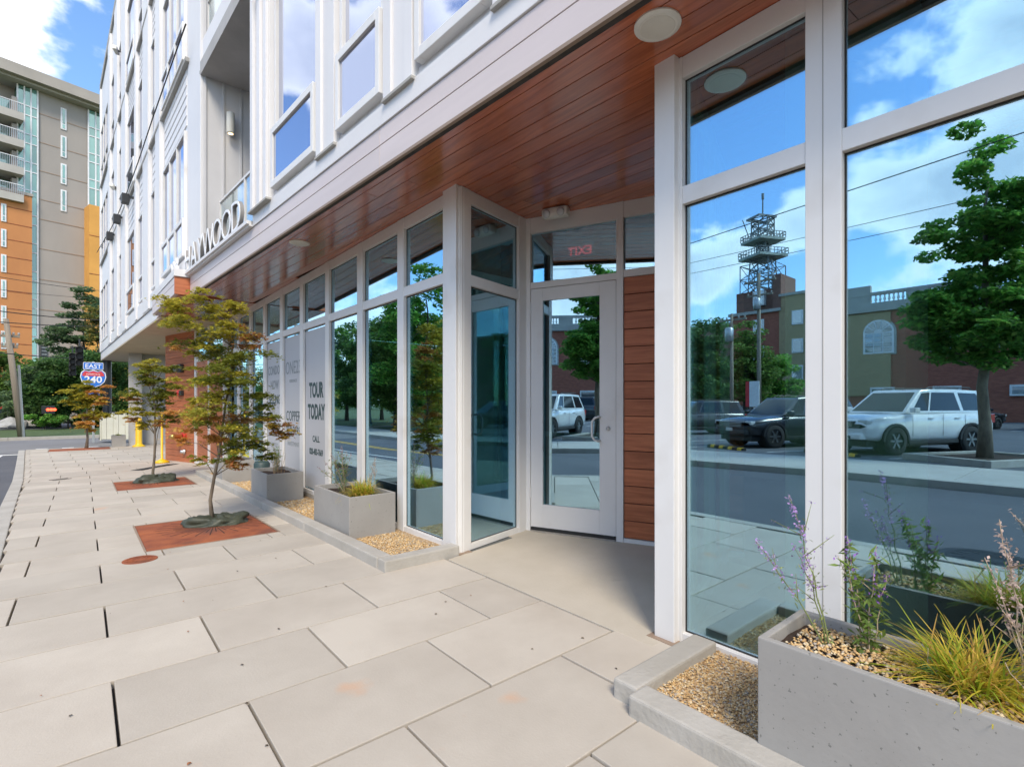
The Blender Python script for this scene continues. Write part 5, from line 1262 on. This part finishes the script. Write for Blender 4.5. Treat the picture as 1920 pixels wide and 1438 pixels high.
def boulder(label, px, dep, s_, seed, mat='boulder_grey'):
    bm = bmesh.new(); bmesh.ops.create_icosphere(bm, subdivisions=3, radius=s_)
    for v in bm.verts: k = 1+.35*mnoise.noise(v.co*1.3/s_+Vector((seed, 0, 0))); v.co = Vector((v.co.x*1.25*k, v.co.y*k, max(-.2*s_, v.co.z*.78*k)))
    me = bpy.data.meshes.new('boulder'); bm.to_mesh(me); bm.free(); me.materials.append(M[mat]); o = link('boulder', me); o.location = (*at(px, dep), -.12); tag(o, label, 'rock'); return o
boulder('large pale boulder at the left edge beside the utility pole', 20, 34, .62, 1); boulder('smaller tan boulder right of the utility pole', 58, 35, .42, 4, 'stone_trim')
# ================================================================== ACROSS THE STREET (seen in the glass)
def loft(stations, ring, closed=True):
    """stations: list of rings (same length)"""
    v = [p for r in stations for p in r]; n = len(stations[0]); f = []
    for i in range(len(stations)-1):
        for k in range(n): k2 = (k+1) % n; f.append((i*n+k, i*n+k2, (i+1)*n+k2, (i+1)*n+k))
    f += [tuple(range(n))[::-1], tuple(range((len(stations)-1)*n, len(stations)*n))]
    return v, f
def suv(name, label, loc, rz, paint, scale=1.0, cat='suv', group=None, hgt=1.78, dark_trim=True, grille='black_plastic', detail=True, wheel='steel_dark', length=4.8):
    t = thing(name, label, cat, loc, rz, group); k = length/4.8; sx = lambda x: x*k; H_ = hgt
    def ring(x, hw, zl, zb, zh, crown=.02):
        x = sx(x); return [(x, -hw*.88, zl), (x, -hw*.985, zl+.10), (x, -hw, zl+.30), (x, -hw, zb), (x, -hw*.97, zh-.03), (x, -hw*.9, zh), (x, -hw*.45, zh+crown), (x, 0, zh+crown*1.3), (x, hw*.45, zh+crown), (x, hw*.9, zh), (x, hw*.97, zh-.03), (x, hw, zb), (x, hw, zl+.30), (x, hw*.985, zl+.10), (x, hw*.88, zl)]
    bz = .62*H_; st = [ring(-2.40, .80, .56, .85, bz-.06), ring(-2.34, .89, .44, .9, bz), ring(-2.1, .935, .38, .9, bz+.02), ring(-1.0, .95, .36, .9, bz+.02), ring(.4, .95, .36, .9, bz), ring(.95, .95, .36, .88, bz-.01, .04), ring(1.7, .94, .37, .84, bz-.07, .05), ring(2.15, .91, .40, .8, bz-.13, .05), ring(2.33, .86, .44, .78, bz-.20, .03), ring(2.42, .74, .54, .72, bz-.30, .02)]
    v, f = loft(st, None); MB().add(v, f).build('body', paint, t, bevel=0, smooth=True)
    ru, rf = (-1.98, .28)  # roof rear/front
    def cab(x, hw, z, c=.0): x = sx(x); return [(x, -hw, z-.02), (x, -hw*.93, z+c*.5), (x, -hw*.5, z+c), (x, hw*.5, z+c), (x, hw*.93, z+c*.5), (x, hw, z-.02)]
    b_ = [(-2.30, .87), (-1.1, .90), (.2, .90), (1.02, .86)]; tpx = [(-2.02, .70), (-1.0, .74), (-.1, .74), (.22, .70)]
    vs = [(sx(x), -w, bz) for x, w in b_]+[(sx(x), w, bz) for x, w in b_]+[(sx(x), -w, H_-(.03 if i in (0, 3) else 0)) for i, (x, w) in enumerate(tpx)]+[(sx(x), w, H_-(.03 if i in (0, 3) else 0)) for i, (x, w) in enumerate(tpx)]
    fs = []
    for i in range(3): fs += [(i, i+1, 9+i, 8+i), (4+i+1, 4+i, 12+i, 13+i), (8+i, 9+i, 13+i, 12+i)]
    fs += [(3, 7, 15, 11), (4, 0, 8, 12)]
    MB().add(vs, fs+[(0, 4, 5, 1), (1, 5, 6, 2), (2, 6, 7, 3)]).build('cabin', paint, t, bevel=.035, smooth=False)
    def pane(a, b, c, d, u0, u1, w0, w1, off=.006, nm='window', mat='car_glass', th=.006):
        a, b, c, d = map(Vector, (a, b, c, d)); q = lambda u, w: a.lerp(b, u).lerp(d.lerp(c, u), w); n = (b-a).cross(d-a).normalized(); 
        P = [q(u0, w0), q(u1, w0), q(u1-.02, w1), q(u0+.02, w1)]; vv = [p+n*(off-th) for p in P]+[p+n*off for p in P]; MB().add(vv, BOXF).build(nm, mat, t, bevel=0)
    for sgn in (-1, 1):
        lo = [Vector((sx(x), w*sgn, bz)) for x, w in b_]; hi = [Vector((sx(x), w*sgn, H_-(.03 if i in (0, 3) else 0))) for i, (x, w) in enumerate(tpx)]
        for (i, u0, u1) in ((0, .16, .92), (1, .03, .96), (2, .02, .72)):
            A_, B_, C__, D__ = lo[i], lo[i+1], hi[i+1], hi[i]
            if sgn < 0: pane(A_, B_, C__, D__, u0, u1, .12, .86)
            else: pane(B_, A_, D__, C__, 1-u1, 1-u0, .12, .86)
    pane((sx(1.02), -.86, bz), (sx(1.02), .86, bz), (sx(.22), .70, H_-.03), (sx(.22), -.70, H_-.03), .05, .95, .08, .90, nm='windscreen')
    pane((sx(-2.30), .87, bz), (sx(-2.30), -.87, bz), (sx(-2.02), -.70, H_-.03), (sx(-2.02), .70, H_-.03), .08, .92, .12, .85, nm='rear_window')
    wr = .385*(1 if hgt > 1.6 else .86)
    wm = MB(); 
    first = None
    for (x, s_) in ((1.44, -1), (1.44, 1), (-1.36, -1), (-1.36, 1)):
        x = sx(x)
        if first is None:
            wroot = bpy.data.objects.new('wheel', None)
            tm = MB().lathe((0, .0, 0), (0, -1, 0), [(-.12, wr*.62), (-.12, wr*.93), (-.09, wr), (.09, wr), (.12, wr*.93), (.12, wr*.62)], 28, cap=False)
            COL.objects.link(wroot); wroot.parent = t; tm.build('tyre', 'black_rubber', wroot, smooth=True)
            MB().lathe((0, 0, 0), (0, -1, 0), [(.02, wr*.63), (.10, wr*.635), (.105, wr*.58), (.05, wr*.53), (.045, .001)], 28, cap=False).build('rim', wheel, wroot)
            sp = MB()
            for q in range(6):
                an = q*math.pi/3; c_, s2 = math.cos(an), math.sin(an); w2 = .028
                vs2 = [(c_*r-s2*w_, yy, s2*r+c_*w_) for yy in (-.045, -.10) for (r, w_) in ((.03, -w2), (wr*.6, -w2*.8), (wr*.6, w2*.8), (.03, w2))]; sp.add(vs2, BOXF)
            sp.lathe((0, -.05, 0), (0, -1, 0), [(0, .05), (.06, .045), (.06, .001)], 12); sp.build('spokes', 'brushed_steel' if paint != 'car_white' else 'tower_steel', wroot)
            first = wroot; wroot.location = (x, s_*.875, wr)
        else:
            o = dup(first, t); o.location = (x, s_*.875, wr); o.rotation_euler = (0, 0, 0 if s_ < 0 else math.pi)
        # flare, and a dark disc painting the shade of an uncut wheel opening
        ar = MB(); nseg = 14; ro = wr+.085; ri = wr+.02; pts = []
        for yy in (s_*.93, s_*.995):
            for r in (ri, ro):
                for q in range(nseg+1): an = math.pi*q/nseg; pts.append((x+r*math.cos(an), yy, wr+r*math.sin(an)*1.0))
        L_ = nseg+1
        for q in range(nseg):
            ar.f += [(2*L_+q, 2*L_+q+1, 3*L_+q+1, 3*L_+q), (L_+q, L_+q+1, 3*L_+q+1, 3*L_+q), (q, q+1, 2*L_+q+1, 2*L_+q)]
        ar.v = pts; ar.build('wheel_arch', 'black_plastic' if dark_trim else paint, t)
        dk = MB().lathe((x, s_*.60, wr), (0, s_, 0), [(0, .001), (.0, ri+.01), (.355, ri+.01), (.36, .001)], 26); dk.build('wheel_well_shade', 'dark_recess', t)
    # trim
    fx = 2.42
    for s_ in (-1, 1):
        MB().box(I, sx(-.85), sx(.98), s_*.90, s_*.975, .30, .40).build('side_step', 'black_plastic', t, bevel=.012)
        MB().box(I, sx(1.98), sx(2.36), s_*.62, s_*.885, bz-.28, bz-.155).build('headlight', 'headlamp', t, bevel=.03)
        MB().box(I, sx(-2.415), sx(-2.25), s_*.70, s_*.90, bz-.28, bz-.02).build('tail_light', 'taillamp', t, bevel=.02)
        MB().box(I, sx(.72), sx(.92), s_*.92, s_*1.08, bz+.03, bz+.17).build('mirror', paint, t, bevel=.03)
        for dx in (-.95, .05): MB().box(I, sx(dx), sx(dx)+.20, s_*.945, s_*.972, bz-.14, bz-.105).build('door_handle', paint, t, bevel=.006)
        for dx in (-1.16, -.30, .82): MB().box(I, sx(dx), sx(dx)+.008, s_*.9485, s_*.953, .50, bz-.02).build('door_gap', 'dark_recess', t)
        MB().tube([(sx(-1.85), s_*.64, H_+.0), (sx(-1.75), s_*.64, H_+.055), (sx(-.2), s_*.64, H_+.055), (sx(-.05), s_*.64, H_+.0)], .018, 6).build('roof_rail', 'black_plastic', t)
        MB().lathe((sx(2.36), s_*.60, .58), (1, 0, 0), [(0, .06), (.05, .055), (.055, .001)], 12).build('fog_lamp', 'clear_lens', t)
    MB().box(I, sx(2.28), sx(2.445), -.56, .56, bz-.36, bz-.20).build('grille', grille, t, bevel=.02)
    for z in (.0, .05, .10): MB().box(I, sx(2.44), sx(2.452), -.52, .52, bz-.345+z, bz-.325+z).build('grille_bar', 'chrome' if paint != 'car_dark' else 'galvanised', t)
    MB().box(I, sx(2.20), sx(2.47), -.80, .80, .42, .60).build('front_bumper', 'black_plastic' if paint == 'car_dark' else paint, t, bevel=.05)
    MB().box(I, sx(2.462), sx(2.486), -.155, .155, .545, .66).build('number_plate', 'plate_white', t, bevel=.005)
    MB().box(I, sx(2.44), sx(2.478), -.50, .50, .44, .52).build('lower_intake', 'black_plastic', t, bevel=.01)
    MB().box(I, sx(-2.46), sx(-2.2), -.82, .82, .42, .62).build('rear_bumper', 'black_plastic' if paint == 'car_dark' else paint, t, bevel=.05)
    MB().box(I, sx(-2.3), sx(2.2), -.74, .74, .22, .40).build('underbody', 'black_plastic', t)
    return t
hd = math.atan2(HD.y, HD.x)
def park(q, back=1.40, side=0): q = Vector(q[:2]); p = q-HD*back+HN*side; return (p.x, p.y, gz(p.y)-.055)
# front right wheel positions read off the reflections
suv('parked_suv', 'white off-road suv with black flares parked behind the street tree, reflected in the right glass', park((-11.55, 3.98), 1.44, .80), hd, 'car_white', hgt=1.80)
suv('parked_suv', 'dark grey crossover parked nose to the street, reflected in the middle glass pane', park((-12.0, 7.35), 1.44, .80), hd, 'car_dark', hgt=1.68, length=4.6)
suv('parked_suv', 'black suv at the left edge of the middle reflection, farther back', (-19.4, 14.3, gz(14)-.055), hd+R(12), 'car_dark', hgt=1.72, length=4.7)
suv('parked_car', 'small silver hatchback far back in the reflected car park', (-36, 21.0, gz(20)-.055), hd+R(20), 'car_grey', cat='car', hgt=1.5, dark_trim=False, length=4.3)
suv('parked_suv', 'dark pickup like suv far back right of the street tree', (-33.5, 1.6, -.055), hd+R(150), 'car_dark', hgt=1.9)
suv('parked_car', 'dark car right behind the street tree trunk in the far row', (-31.5, 5.6, gz(5)-.055), hd+R(178), 'car_dark', cat='car', hgt=1.55, dark_trim=False)
suv('parked_car', 'silver car in the far row behind the white suv', (-33.5, 9.3, gz(9)-.055), hd, 'car_grey', cat='car', hgt=1.5, dark_trim=False)
suv('parked_car', 'white car parked below the trees, reflected beside the corner post', (-17.0, 27, gz(27)-.055), hd+R(30), 'car_white', cat='car', hgt=1.5, dark_trim=False)
suv('parked_car', 'dark red car in the reflected car park near the trees', (-24, 24, gz(24)-.055), hd+R(10), 'car_red', cat='car', hgt=1.48, dark_trim=False)
for i, (x, y) in enumerate(((-10.65, 8.15), (-10.55, 5.1), (-10.9, 10.9), (-11.9, 13.9))):
    w = thing('wheel_stop', ['black and yellow wheel stop in front of the dark grey crossover', 'black and yellow wheel stop in front of the white suv', 'black and yellow wheel stop in the empty bay left of the crossover', 'black and yellow wheel stop in the farthest empty bay'][i], 'wheel stop', (x, y, gz(y)-.055), hd+math.pi/2, 'black and yellow wheel stops')
    MB().sweep(F((0, 0), (1, 0)), [(-.075, 0), (.075, 0), (.05, .10), (-.05, .10)], -.85, .85).build('body', 'black_rubber', w)
    for k in range(4): MB().sweep(F((0, 0), (1, 0)), [(-.078, .02), (.078, .02), (.053, .103), (-.053, .103)], -.78+k*.43, -.60+k*.43).build('yellow_band', 'yellow_plastic', w)
# street tree in its kerbed pit
tx, ty = -11.3, 2.05
tp_ = thing('tree_pit', 'low timber kerb round the foot of the reflected street tree', 'tree pit', (tx, ty, 0)); tfr = F((0, 0), HD)
for (a, b, c, d) in ((-1.35, 1.35, -.95, -.8), (-1.35, 1.35, .8, .95), (-1.35, -1.2, -.8, .8), (1.2, 1.35, -.8, .8)): MB().box(tfr, a, b, c, d, -.2, .10).build('kerb', 'concrete', tp_, bevel=.015)
MB().box(tfr, -1.2, 1.2, -.8, .8, -.2, .04).build('soil', 'soil', tp_)
tree('street_tree', 'tall bright green street tree in a kerbed pit, reflected in the right glass', (tx, ty, .04), 8.4, 2.3,
     [(0, 0, 3.1, 1.6, 1.6, 1.0), (0, 0, 4.3, 1.15, 1.15, .9), (.92, .77, 5.2, .6, .6, .7), (0, 0, 5.5, 1.0, 1.0, .9), (.15, .13, 7.1, .55, .55, .95), (-.5, -.45, 5.9, .75, .75, .8), (.6, .5, 3.6, .9, .9, .6)], 30000, .075, 51, BRIGHT, 190, .13, clr=.36, flatz=.5, limbs=16, bark='bark', tshape='rhomb')
# trees beyond
rowt = [(*mir(800, 31)[:2], 10.3, BRIGHT), (*mir(742, 35)[:2], 8.7, GREEN), (*mir(692, 40)[:2], 8.8, DEEP), (*mir(650, 48)[:2], 9.0, BRIGHT), (*mir(612, 60)[:2], 9.5, GREEN), (*mir(500, 95)[:2], 9, GREEN), (*mir(775, 42)[:2], 9.6, DEEP), (*mir(716, 50)[:2], 10, GREEN)]
names = ['nearest bright green tree across the street reflected beside the corner post', 'dark round tree second in the row across the street', 'mid green tree third in the row across the street', 'dark tree fourth in the row across the street', 'bright green tree fifth in the row across the street', 'last green tree in the row across the street', 'dark tree behind the second tree of the row across the street', 'green tree behind the third tree of the row across the street']
for i, (x, y, h, cf_) in enumerate(rowt):
    tree('broadleaf_tree', names[i], (x, y, gz(y)-.1), h, 1.9, [(0, 0, h*.34, 3.1, 3.1, h*.24), (.3, .3, h*.62, 2.7, 2.7, h*.24), (0, -.2, h*.82, 1.7, 1.7, h*.16)], 18000 if i < 4 else 9000, .13, 60+i, cf_, 110, .17, clr=.8, limbs=10, group='trees lining the car park across the street')
tree('broadleaf_tree', 'big rounded tree before the low brick wall, left of the reflected lattice mast', (*mir(1322, 40)[:2], -.3), 9, 2, [(0, 0, 4.0, 2.3, 2.3, 2.8), (.2, 0, 6.8, 1.7, 1.7, 1.6)], 12000, .13, 71, DEEP, 90, .2, clr=.8)
tree('broadleaf_tree', 'dense tree directly below the reflected lattice mast', (*mir(1398, 41)[:2], -.3), 9, 2, [(0, 0, 4.0, 2.3, 2.3, 2.6), (.2, 0, 6.6, 1.6, 1.6, 1.7)], 11000, .13, 72, GREEN, 90, .2, clr=.8)
tree('broadleaf_tree', 'lighter small tree against the brick hall, right of the mast', (*mir(1455, 44)[:2], -.3), 7, 1.6, [(0, 0, 3.6, 2.0, 2.0, 2.4)], 8000, .12, 73, BRIGHT, 60, .15, clr=.7)
# ---- brick hall with arched windows and balustrade (facade parallel to the street)
XH = -49.0
HH = thing('brick_hall', 'long red brick hall with white arched windows and stone balustrade, reflected at the right', 'building', (XH, 2, -.3), world=True)
HF = F((XH, 0), (0, 1), -1)      # u = Y, n = +X towards us
MB().box(HF, -40, 17.5, -12, 0, -.3, 9.5).build('brick_wall', 'brick', HH)
MB().box(HF, -40, 17.6, -.2, .35, 9.5, 10.05).build('cornice', 'stone_trim', HH)
MB().box(HF, -40, 17.6, -.3, .15, 10.05, 10.3).build('parapet_base', 'stone_trim', HH)
MB().box(HF, -40, 17.5, -.3, .15, 11.0, 11.25).build('coping', 'stone_trim', HH)
g = grp('balustrade', HH); y = -31.9
pier = MB(); n = 0
while y < 13:
    MB().box(HF, y, y+1.6, -.3, .12, 10.3, 11.0).build('pier', 'stone_trim', g)
    for k in range(7):
        if y > -12: MB().lathe(HF.p(y+1.85+k*.33, -.05, 10.3), (0, 0, 1), [(0, .09), (.1, .06), (.25, .12), (.5, .06), (.7, .09)], 8).build('baluster', 'white_frame', g)
    y += 4.2
MB().box(HF, 14.3, 17.5, -.3, .12, 10.3, 11.9).build('parapet_block', 'stone_trim', HH)
MB().box(HF, 12.8, 17.6, .0, .12, 2.0, 9.4).build('end_bay', 'brick_column_tint', HH)  # brick bay; its colour carries the interior column's tint over the reflection
def arch_window(u, z0, z1, w):
    g = grp('arched_window', HH); r = w/2; zs = z1-r
    def arch(rr, n0, n1, nm, mat, zz=z0):
        pr = [(u-rr, zz), (u+rr, zz)]+[(u+rr*math.cos(math.pi*k/14), zs+rr*math.sin(math.pi*k/14)) for k in range(15)]
        k = len(pr); vs = [HF.p(a, n0, b) for a, b in pr]+[HF.p(a, n1, b) for a, b in pr]
        MB().add(vs, [tuple(range(k))[::-1], tuple(range(k, 2*k))]+[(i, (i+1) % k, k+(i+1) % k, k+i) for i in range(k)]).build(nm, mat, g)
    arch(r+.16, 0, .10, 'surround', 'stone_trim', z0-.12); arch(r, .10, .15, 'frame', 'white_frame')
    for i in range(3):
        for j in range(4):
            a = u-r+.12+i*(w-.24)/3; zz = z0+.12+j*(zs-z0-.15)/4; MB().box(HF, a+.05, a+(w-.24)/3-.05, .15, .18, zz+.04, zz+(zs-z0-.15)/4-.04).build('pane', 'glass_far', g)
    for k in range(5):
        a0 = math.pi*(k+.12)/5; a1 = math.pi*(k+.88)/5; pr = [(u+rr*math.cos(an), zs+rr*math.sin(an)) for (rr, an) in ((.35, a0), (r-.14, a0), (r-.14, (a0+a1)/2), (r-.14, a1), (.35, a1))]
        MB().add([HF.p(a, .18, b) for a, b in pr], ((0, 1, 2, 3, 4),)).build('fanlight_pane', 'glass_far', g)
for uu in (13.7, 10.6-1.4, 4.6, 0, -4.6, -9.2): arch_window(uu, 5.75, 8.75, 2.3)
for uu in (13.4, 9.0, 4.4, 0, -5, -10):
    g = grp('basement_window', HH); MB().box(HF, uu-.9, uu+.9, .12 if uu > 12.8 else 0, .22, 1.9, 2.75).build('frame', 'white_frame', g); MB().box(HF, uu-.75, uu+.75, .22, .25, 2.05, 2.6).build('pane', 'glass_far', g)
# ---- taller brick block carrying the lattice mast
XT = -56.5
TT = thing('brick_block', 'taller dark red brick block under the lattice mast, reflected in the middle pane', 'building', (XT, 27, -.3), world=True)
BF = F((XT, 0), (0, 1), -1)
MB().box(BF, 25.2, 31.0, -12, 0, -.3, 12.0).build('brick_wall', 'brick', TT)
MB().box(BF, 25.3, 30.6, -11, -.6, 12.3, 14.9).build('mansard', 'brick_dark', TT)
MB().box(BF, 25.0, 31.2, -12, .35, 12.0, 12.35).build('cornice', 'stone_trim', TT)
MB().box(BF, 25.0, 25.9, -4, .2, 12.3, 16.3).build('chimney', 'brick_dark', TT)
MB().box(BF, 19.5, 25.2, -12, .15, -.3, 13.6).build('tinted_wing', 'brick_column_tint', TT)  # same brick block, coloured as tinted by the interior column behind the glass
MB().box(BF, 19.3, 25.2, -12, .3, 13.6, 13.9).build('coping', 'stone_trim', TT)
MB().box(BF, 31.0, 46, -12, -.5, -.3, 11.2).build('low_wing', 'brick_dark', TT); MB().box(BF, 31.0, 46, -12, -.3, 11.2, 11.5).build('coping', 'stone_trim', TT)
for z in (13.0, 9.6, 6.4):
    for yy in (27.6,): g = grp('window', TT); MB().box(BF, yy-.65, yy+.65, -.5 if z > 12 else 0, .1, z, z+1.7).build('frame', 'white_frame', g); MB().box(BF, yy-.5, yy+.5, .1, .13, z+.15, z+.8).build('pane', 'glass_far', g); MB().box(BF, yy-.5, yy+.5, .1, .13, z+.9, z+1.55).build('pane', 'glass_far', g)
for z in (10.2, 7.0, 4.0):
    for yy in (23.2, 21.0): g = grp('window', TT); MB().box(BF, yy-.6, yy+.6, .15, .25, z, z+1.6).build('frame', 'white_frame', g); MB().box(BF, yy-.45, yy+.45, .25, .28, z+.15, z+1.45).build('pane', 'glass_far', g)
LM = thing('lattice_mast', 'steel lattice mast with two square platforms rising from the brick block', 'mast', (-58.5, 28.0, 14.9))
def lat(z0, z1, w0, w1, nb_, r=.06, name='lattice'):
    m = MB(); c = [(-1, -1), (1, -1), (1, 1), (-1, 1)]
    for (a, b) in c: m.tube([(a*w0, b*w0, z0), (a*w1, b*w1, z1)], r*1.4, 5)
    for k in range(nb_):
        za = z0+(z1-z0)*k/nb_; zb = z0+(z1-z0)*(k+1)/nb_; wa = w0+(w1-w0)*k/nb_; wb = w0+(w1-w0)*(k+1)/nb_
        for q in range(4):
            a, b = c[q], c[(q+1) % 4]
            m.tube([(a[0]*wa, a[1]*wa, za), (b[0]*wb, b[1]*wb, zb)], r, 4); m.tube([(b[0]*wa, b[1]*wa, za), (a[0]*wb, a[1]*wb, zb)], r, 4); m.tube([(a[0]*wb, a[1]*wb, zb), (b[0]*wb, b[1]*wb, zb)], r, 4)
    m.build(name, 'tower_steel', LM)
lat(-.2, 4.0, 1.25, 1.05, 3, .055); lat(4.4, 6.0, .55, .5, 2, .06); lat(6.4, 9.0, .95, .95, 3, .06, 'upper_lattice')
lat(-.2, 3.2, 1.9, 1.9, 2, .045, 'outer_frame')
for (z, w) in ((4.05, 2.0), (6.05, 1.8)):
    g = bpy.data.objects.new('platform', None); COL.objects.link(g); g.parent = LM
    MB().box(F((0, 0), (.9, .43)), -w, w, -w*.95, w*.95, z, z+.32).build('deck', 'tower_deck', g, bevel=.03)
    m = MB(); fr = F((0, 0), (.9, .43))
    for k in range(9):
        s_ = -w+2*w*k/8
        for sg_ in (-1, 1): m.box(fr, s_-.03, s_+.03, sg_*w*.95-.03, sg_*w*.95+.03, z+.3, z+1.0); m.box(fr, sg_*w-.03, sg_*w+.03, s_*.95-.03, s_*.95+.03, z+.3, z+1.0)
    for zz in (z+.65, z+1.0):
        for sg_ in (-1, 1): m.box(fr, -w, w, sg_*w*.95-.035, sg_*w*.95+.035, zz-.03, zz+.03); m.box(fr, sg_*w-.035, sg_*w+.035, -w*.95, w*.95, zz-.03, zz+.03)
    m.build('guard_rail', 'tower_steel', g)
m = MB(); fr = F((0, 0), (.9, .43))
for (a, b, c, d) in ((-1.1, 1.5, -1.1, -1.0), (-1.1, 1.5, 1.0, 1.1), (-1.1, -1.0, -1, 1), (1.4, 1.5, -1, 1)): m.box(fr, a, b, c, d, 8.9, 9.15)
m.tube([(.9, 1.2, 6.6), (1.5, 1.8, 9.0)], .06, 5); m.build('head_frame', 'tower_steel', LM)
MB().tube([(0, 0, 9), (0, 0, 12.0)], [.10, .07], 8).build('antenna', 'tower_steel', LM); MB().lathe((0, 0, 11.4), (0, 0, 1), [(0, .16), (.7, .16)], 8).build('beacon', 'tower_steel', LM)
# poles, wires, street furniture across the street
utility_pole('wooden utility pole with transformer before the brick block, reflected in the middle pane', (*mir(1423, 36)[:2], -.3), 10.8, (0, 1), arms=((.95, 1.1), (.86, .9)), transformer=True)
utility_pole('thinner utility pole left of the mast, reflected in the middle pane', (*mir(1372, 30)[:2], -.3), 6.9, (0, 1), r=.12, arms=((.95, .8),), transformer=True)
utility_pole('lone utility pole with two crossarms, reflected in the entrance glass', (-15, 66, -.3), 12, (1, 0), arms=((.95, 1.2), (.86, 1.2)))
ss = thing('sign_panel', 'small grey and red upright sign before the reflected trees', 'sign', (*mir(1411, 34)[:2], -.3)); MB().box(I, -.03, .03, -.45, .45, 1.4, 3.1).build('panel', 'sign_white', ss, bevel=.01); MB().box(I, .03, .04, .2, .45, 1.4, 3.1).build('red_strip', 'sign_red', ss); MB().box(I, -.05, .05, -.05, .05, 0, 1.4).build('post', 'steel_dark', ss)
wire('bold wire slanting across the reflected sky in front of the lattice mast', [(-8, -30, 8.4), (-8, 26, 4.75)], .012, .05)
wire('paired far wire above the brick hall, lower', [(-21, -40, 9.0), (-21, 44, 9.0)], .014, .4); wire('paired far wire above the brick hall, upper', [(-21, -40, 9.6), (-21, 44, 9.6)], .014, .4)
gm2 = MB(); verge = sheet('grass_verge', (-24, -9.6), [20.5, 30, 60], -.03, 'ground_grass')
# far wooded ridge so that no bare horizon shows between the buildings
def ridge(name, label, pts, w, h, n, seed):
    rg = np.random.default_rng(seed); P = []
    for i in range(n):
        s_ = rg.uniform(0, len(pts)-1.001); k = int(s_); a = np.array(pts[k]); b = np.array(pts[k+1]); q = a+(b-a)*(s_-k); hh = h*(.75+.35*mnoise.noise(Vector((s_*3.1, seed, 0)))); P.append((q[0]+rg.normal(0, w), q[1]+rg.normal(0, w), hh*rg.random()**.6-.4))
    P = np.array(P); V, Fa, C = leaf_cloud(P, DEEP(P, rg), .9, seed, .3); o = mesh_np(name, V, Fa, C, 'leaf'); o['kind'] = 'stuff'; tag(o, label, 'woods')
ridge('distant_woods', 'distant dark treeline closing the street to the north', [(-140, 60), (-110, 110), (-60, 150), (-10, 165), (60, 160)], 5, 9, 9000, 5)
ridge('distant_woods', 'distant dark treeline beyond the car park to the west', [(-80, -80), (-95, -20), (-100, 30), (-120, 70)], 4, 9, 7000, 6)
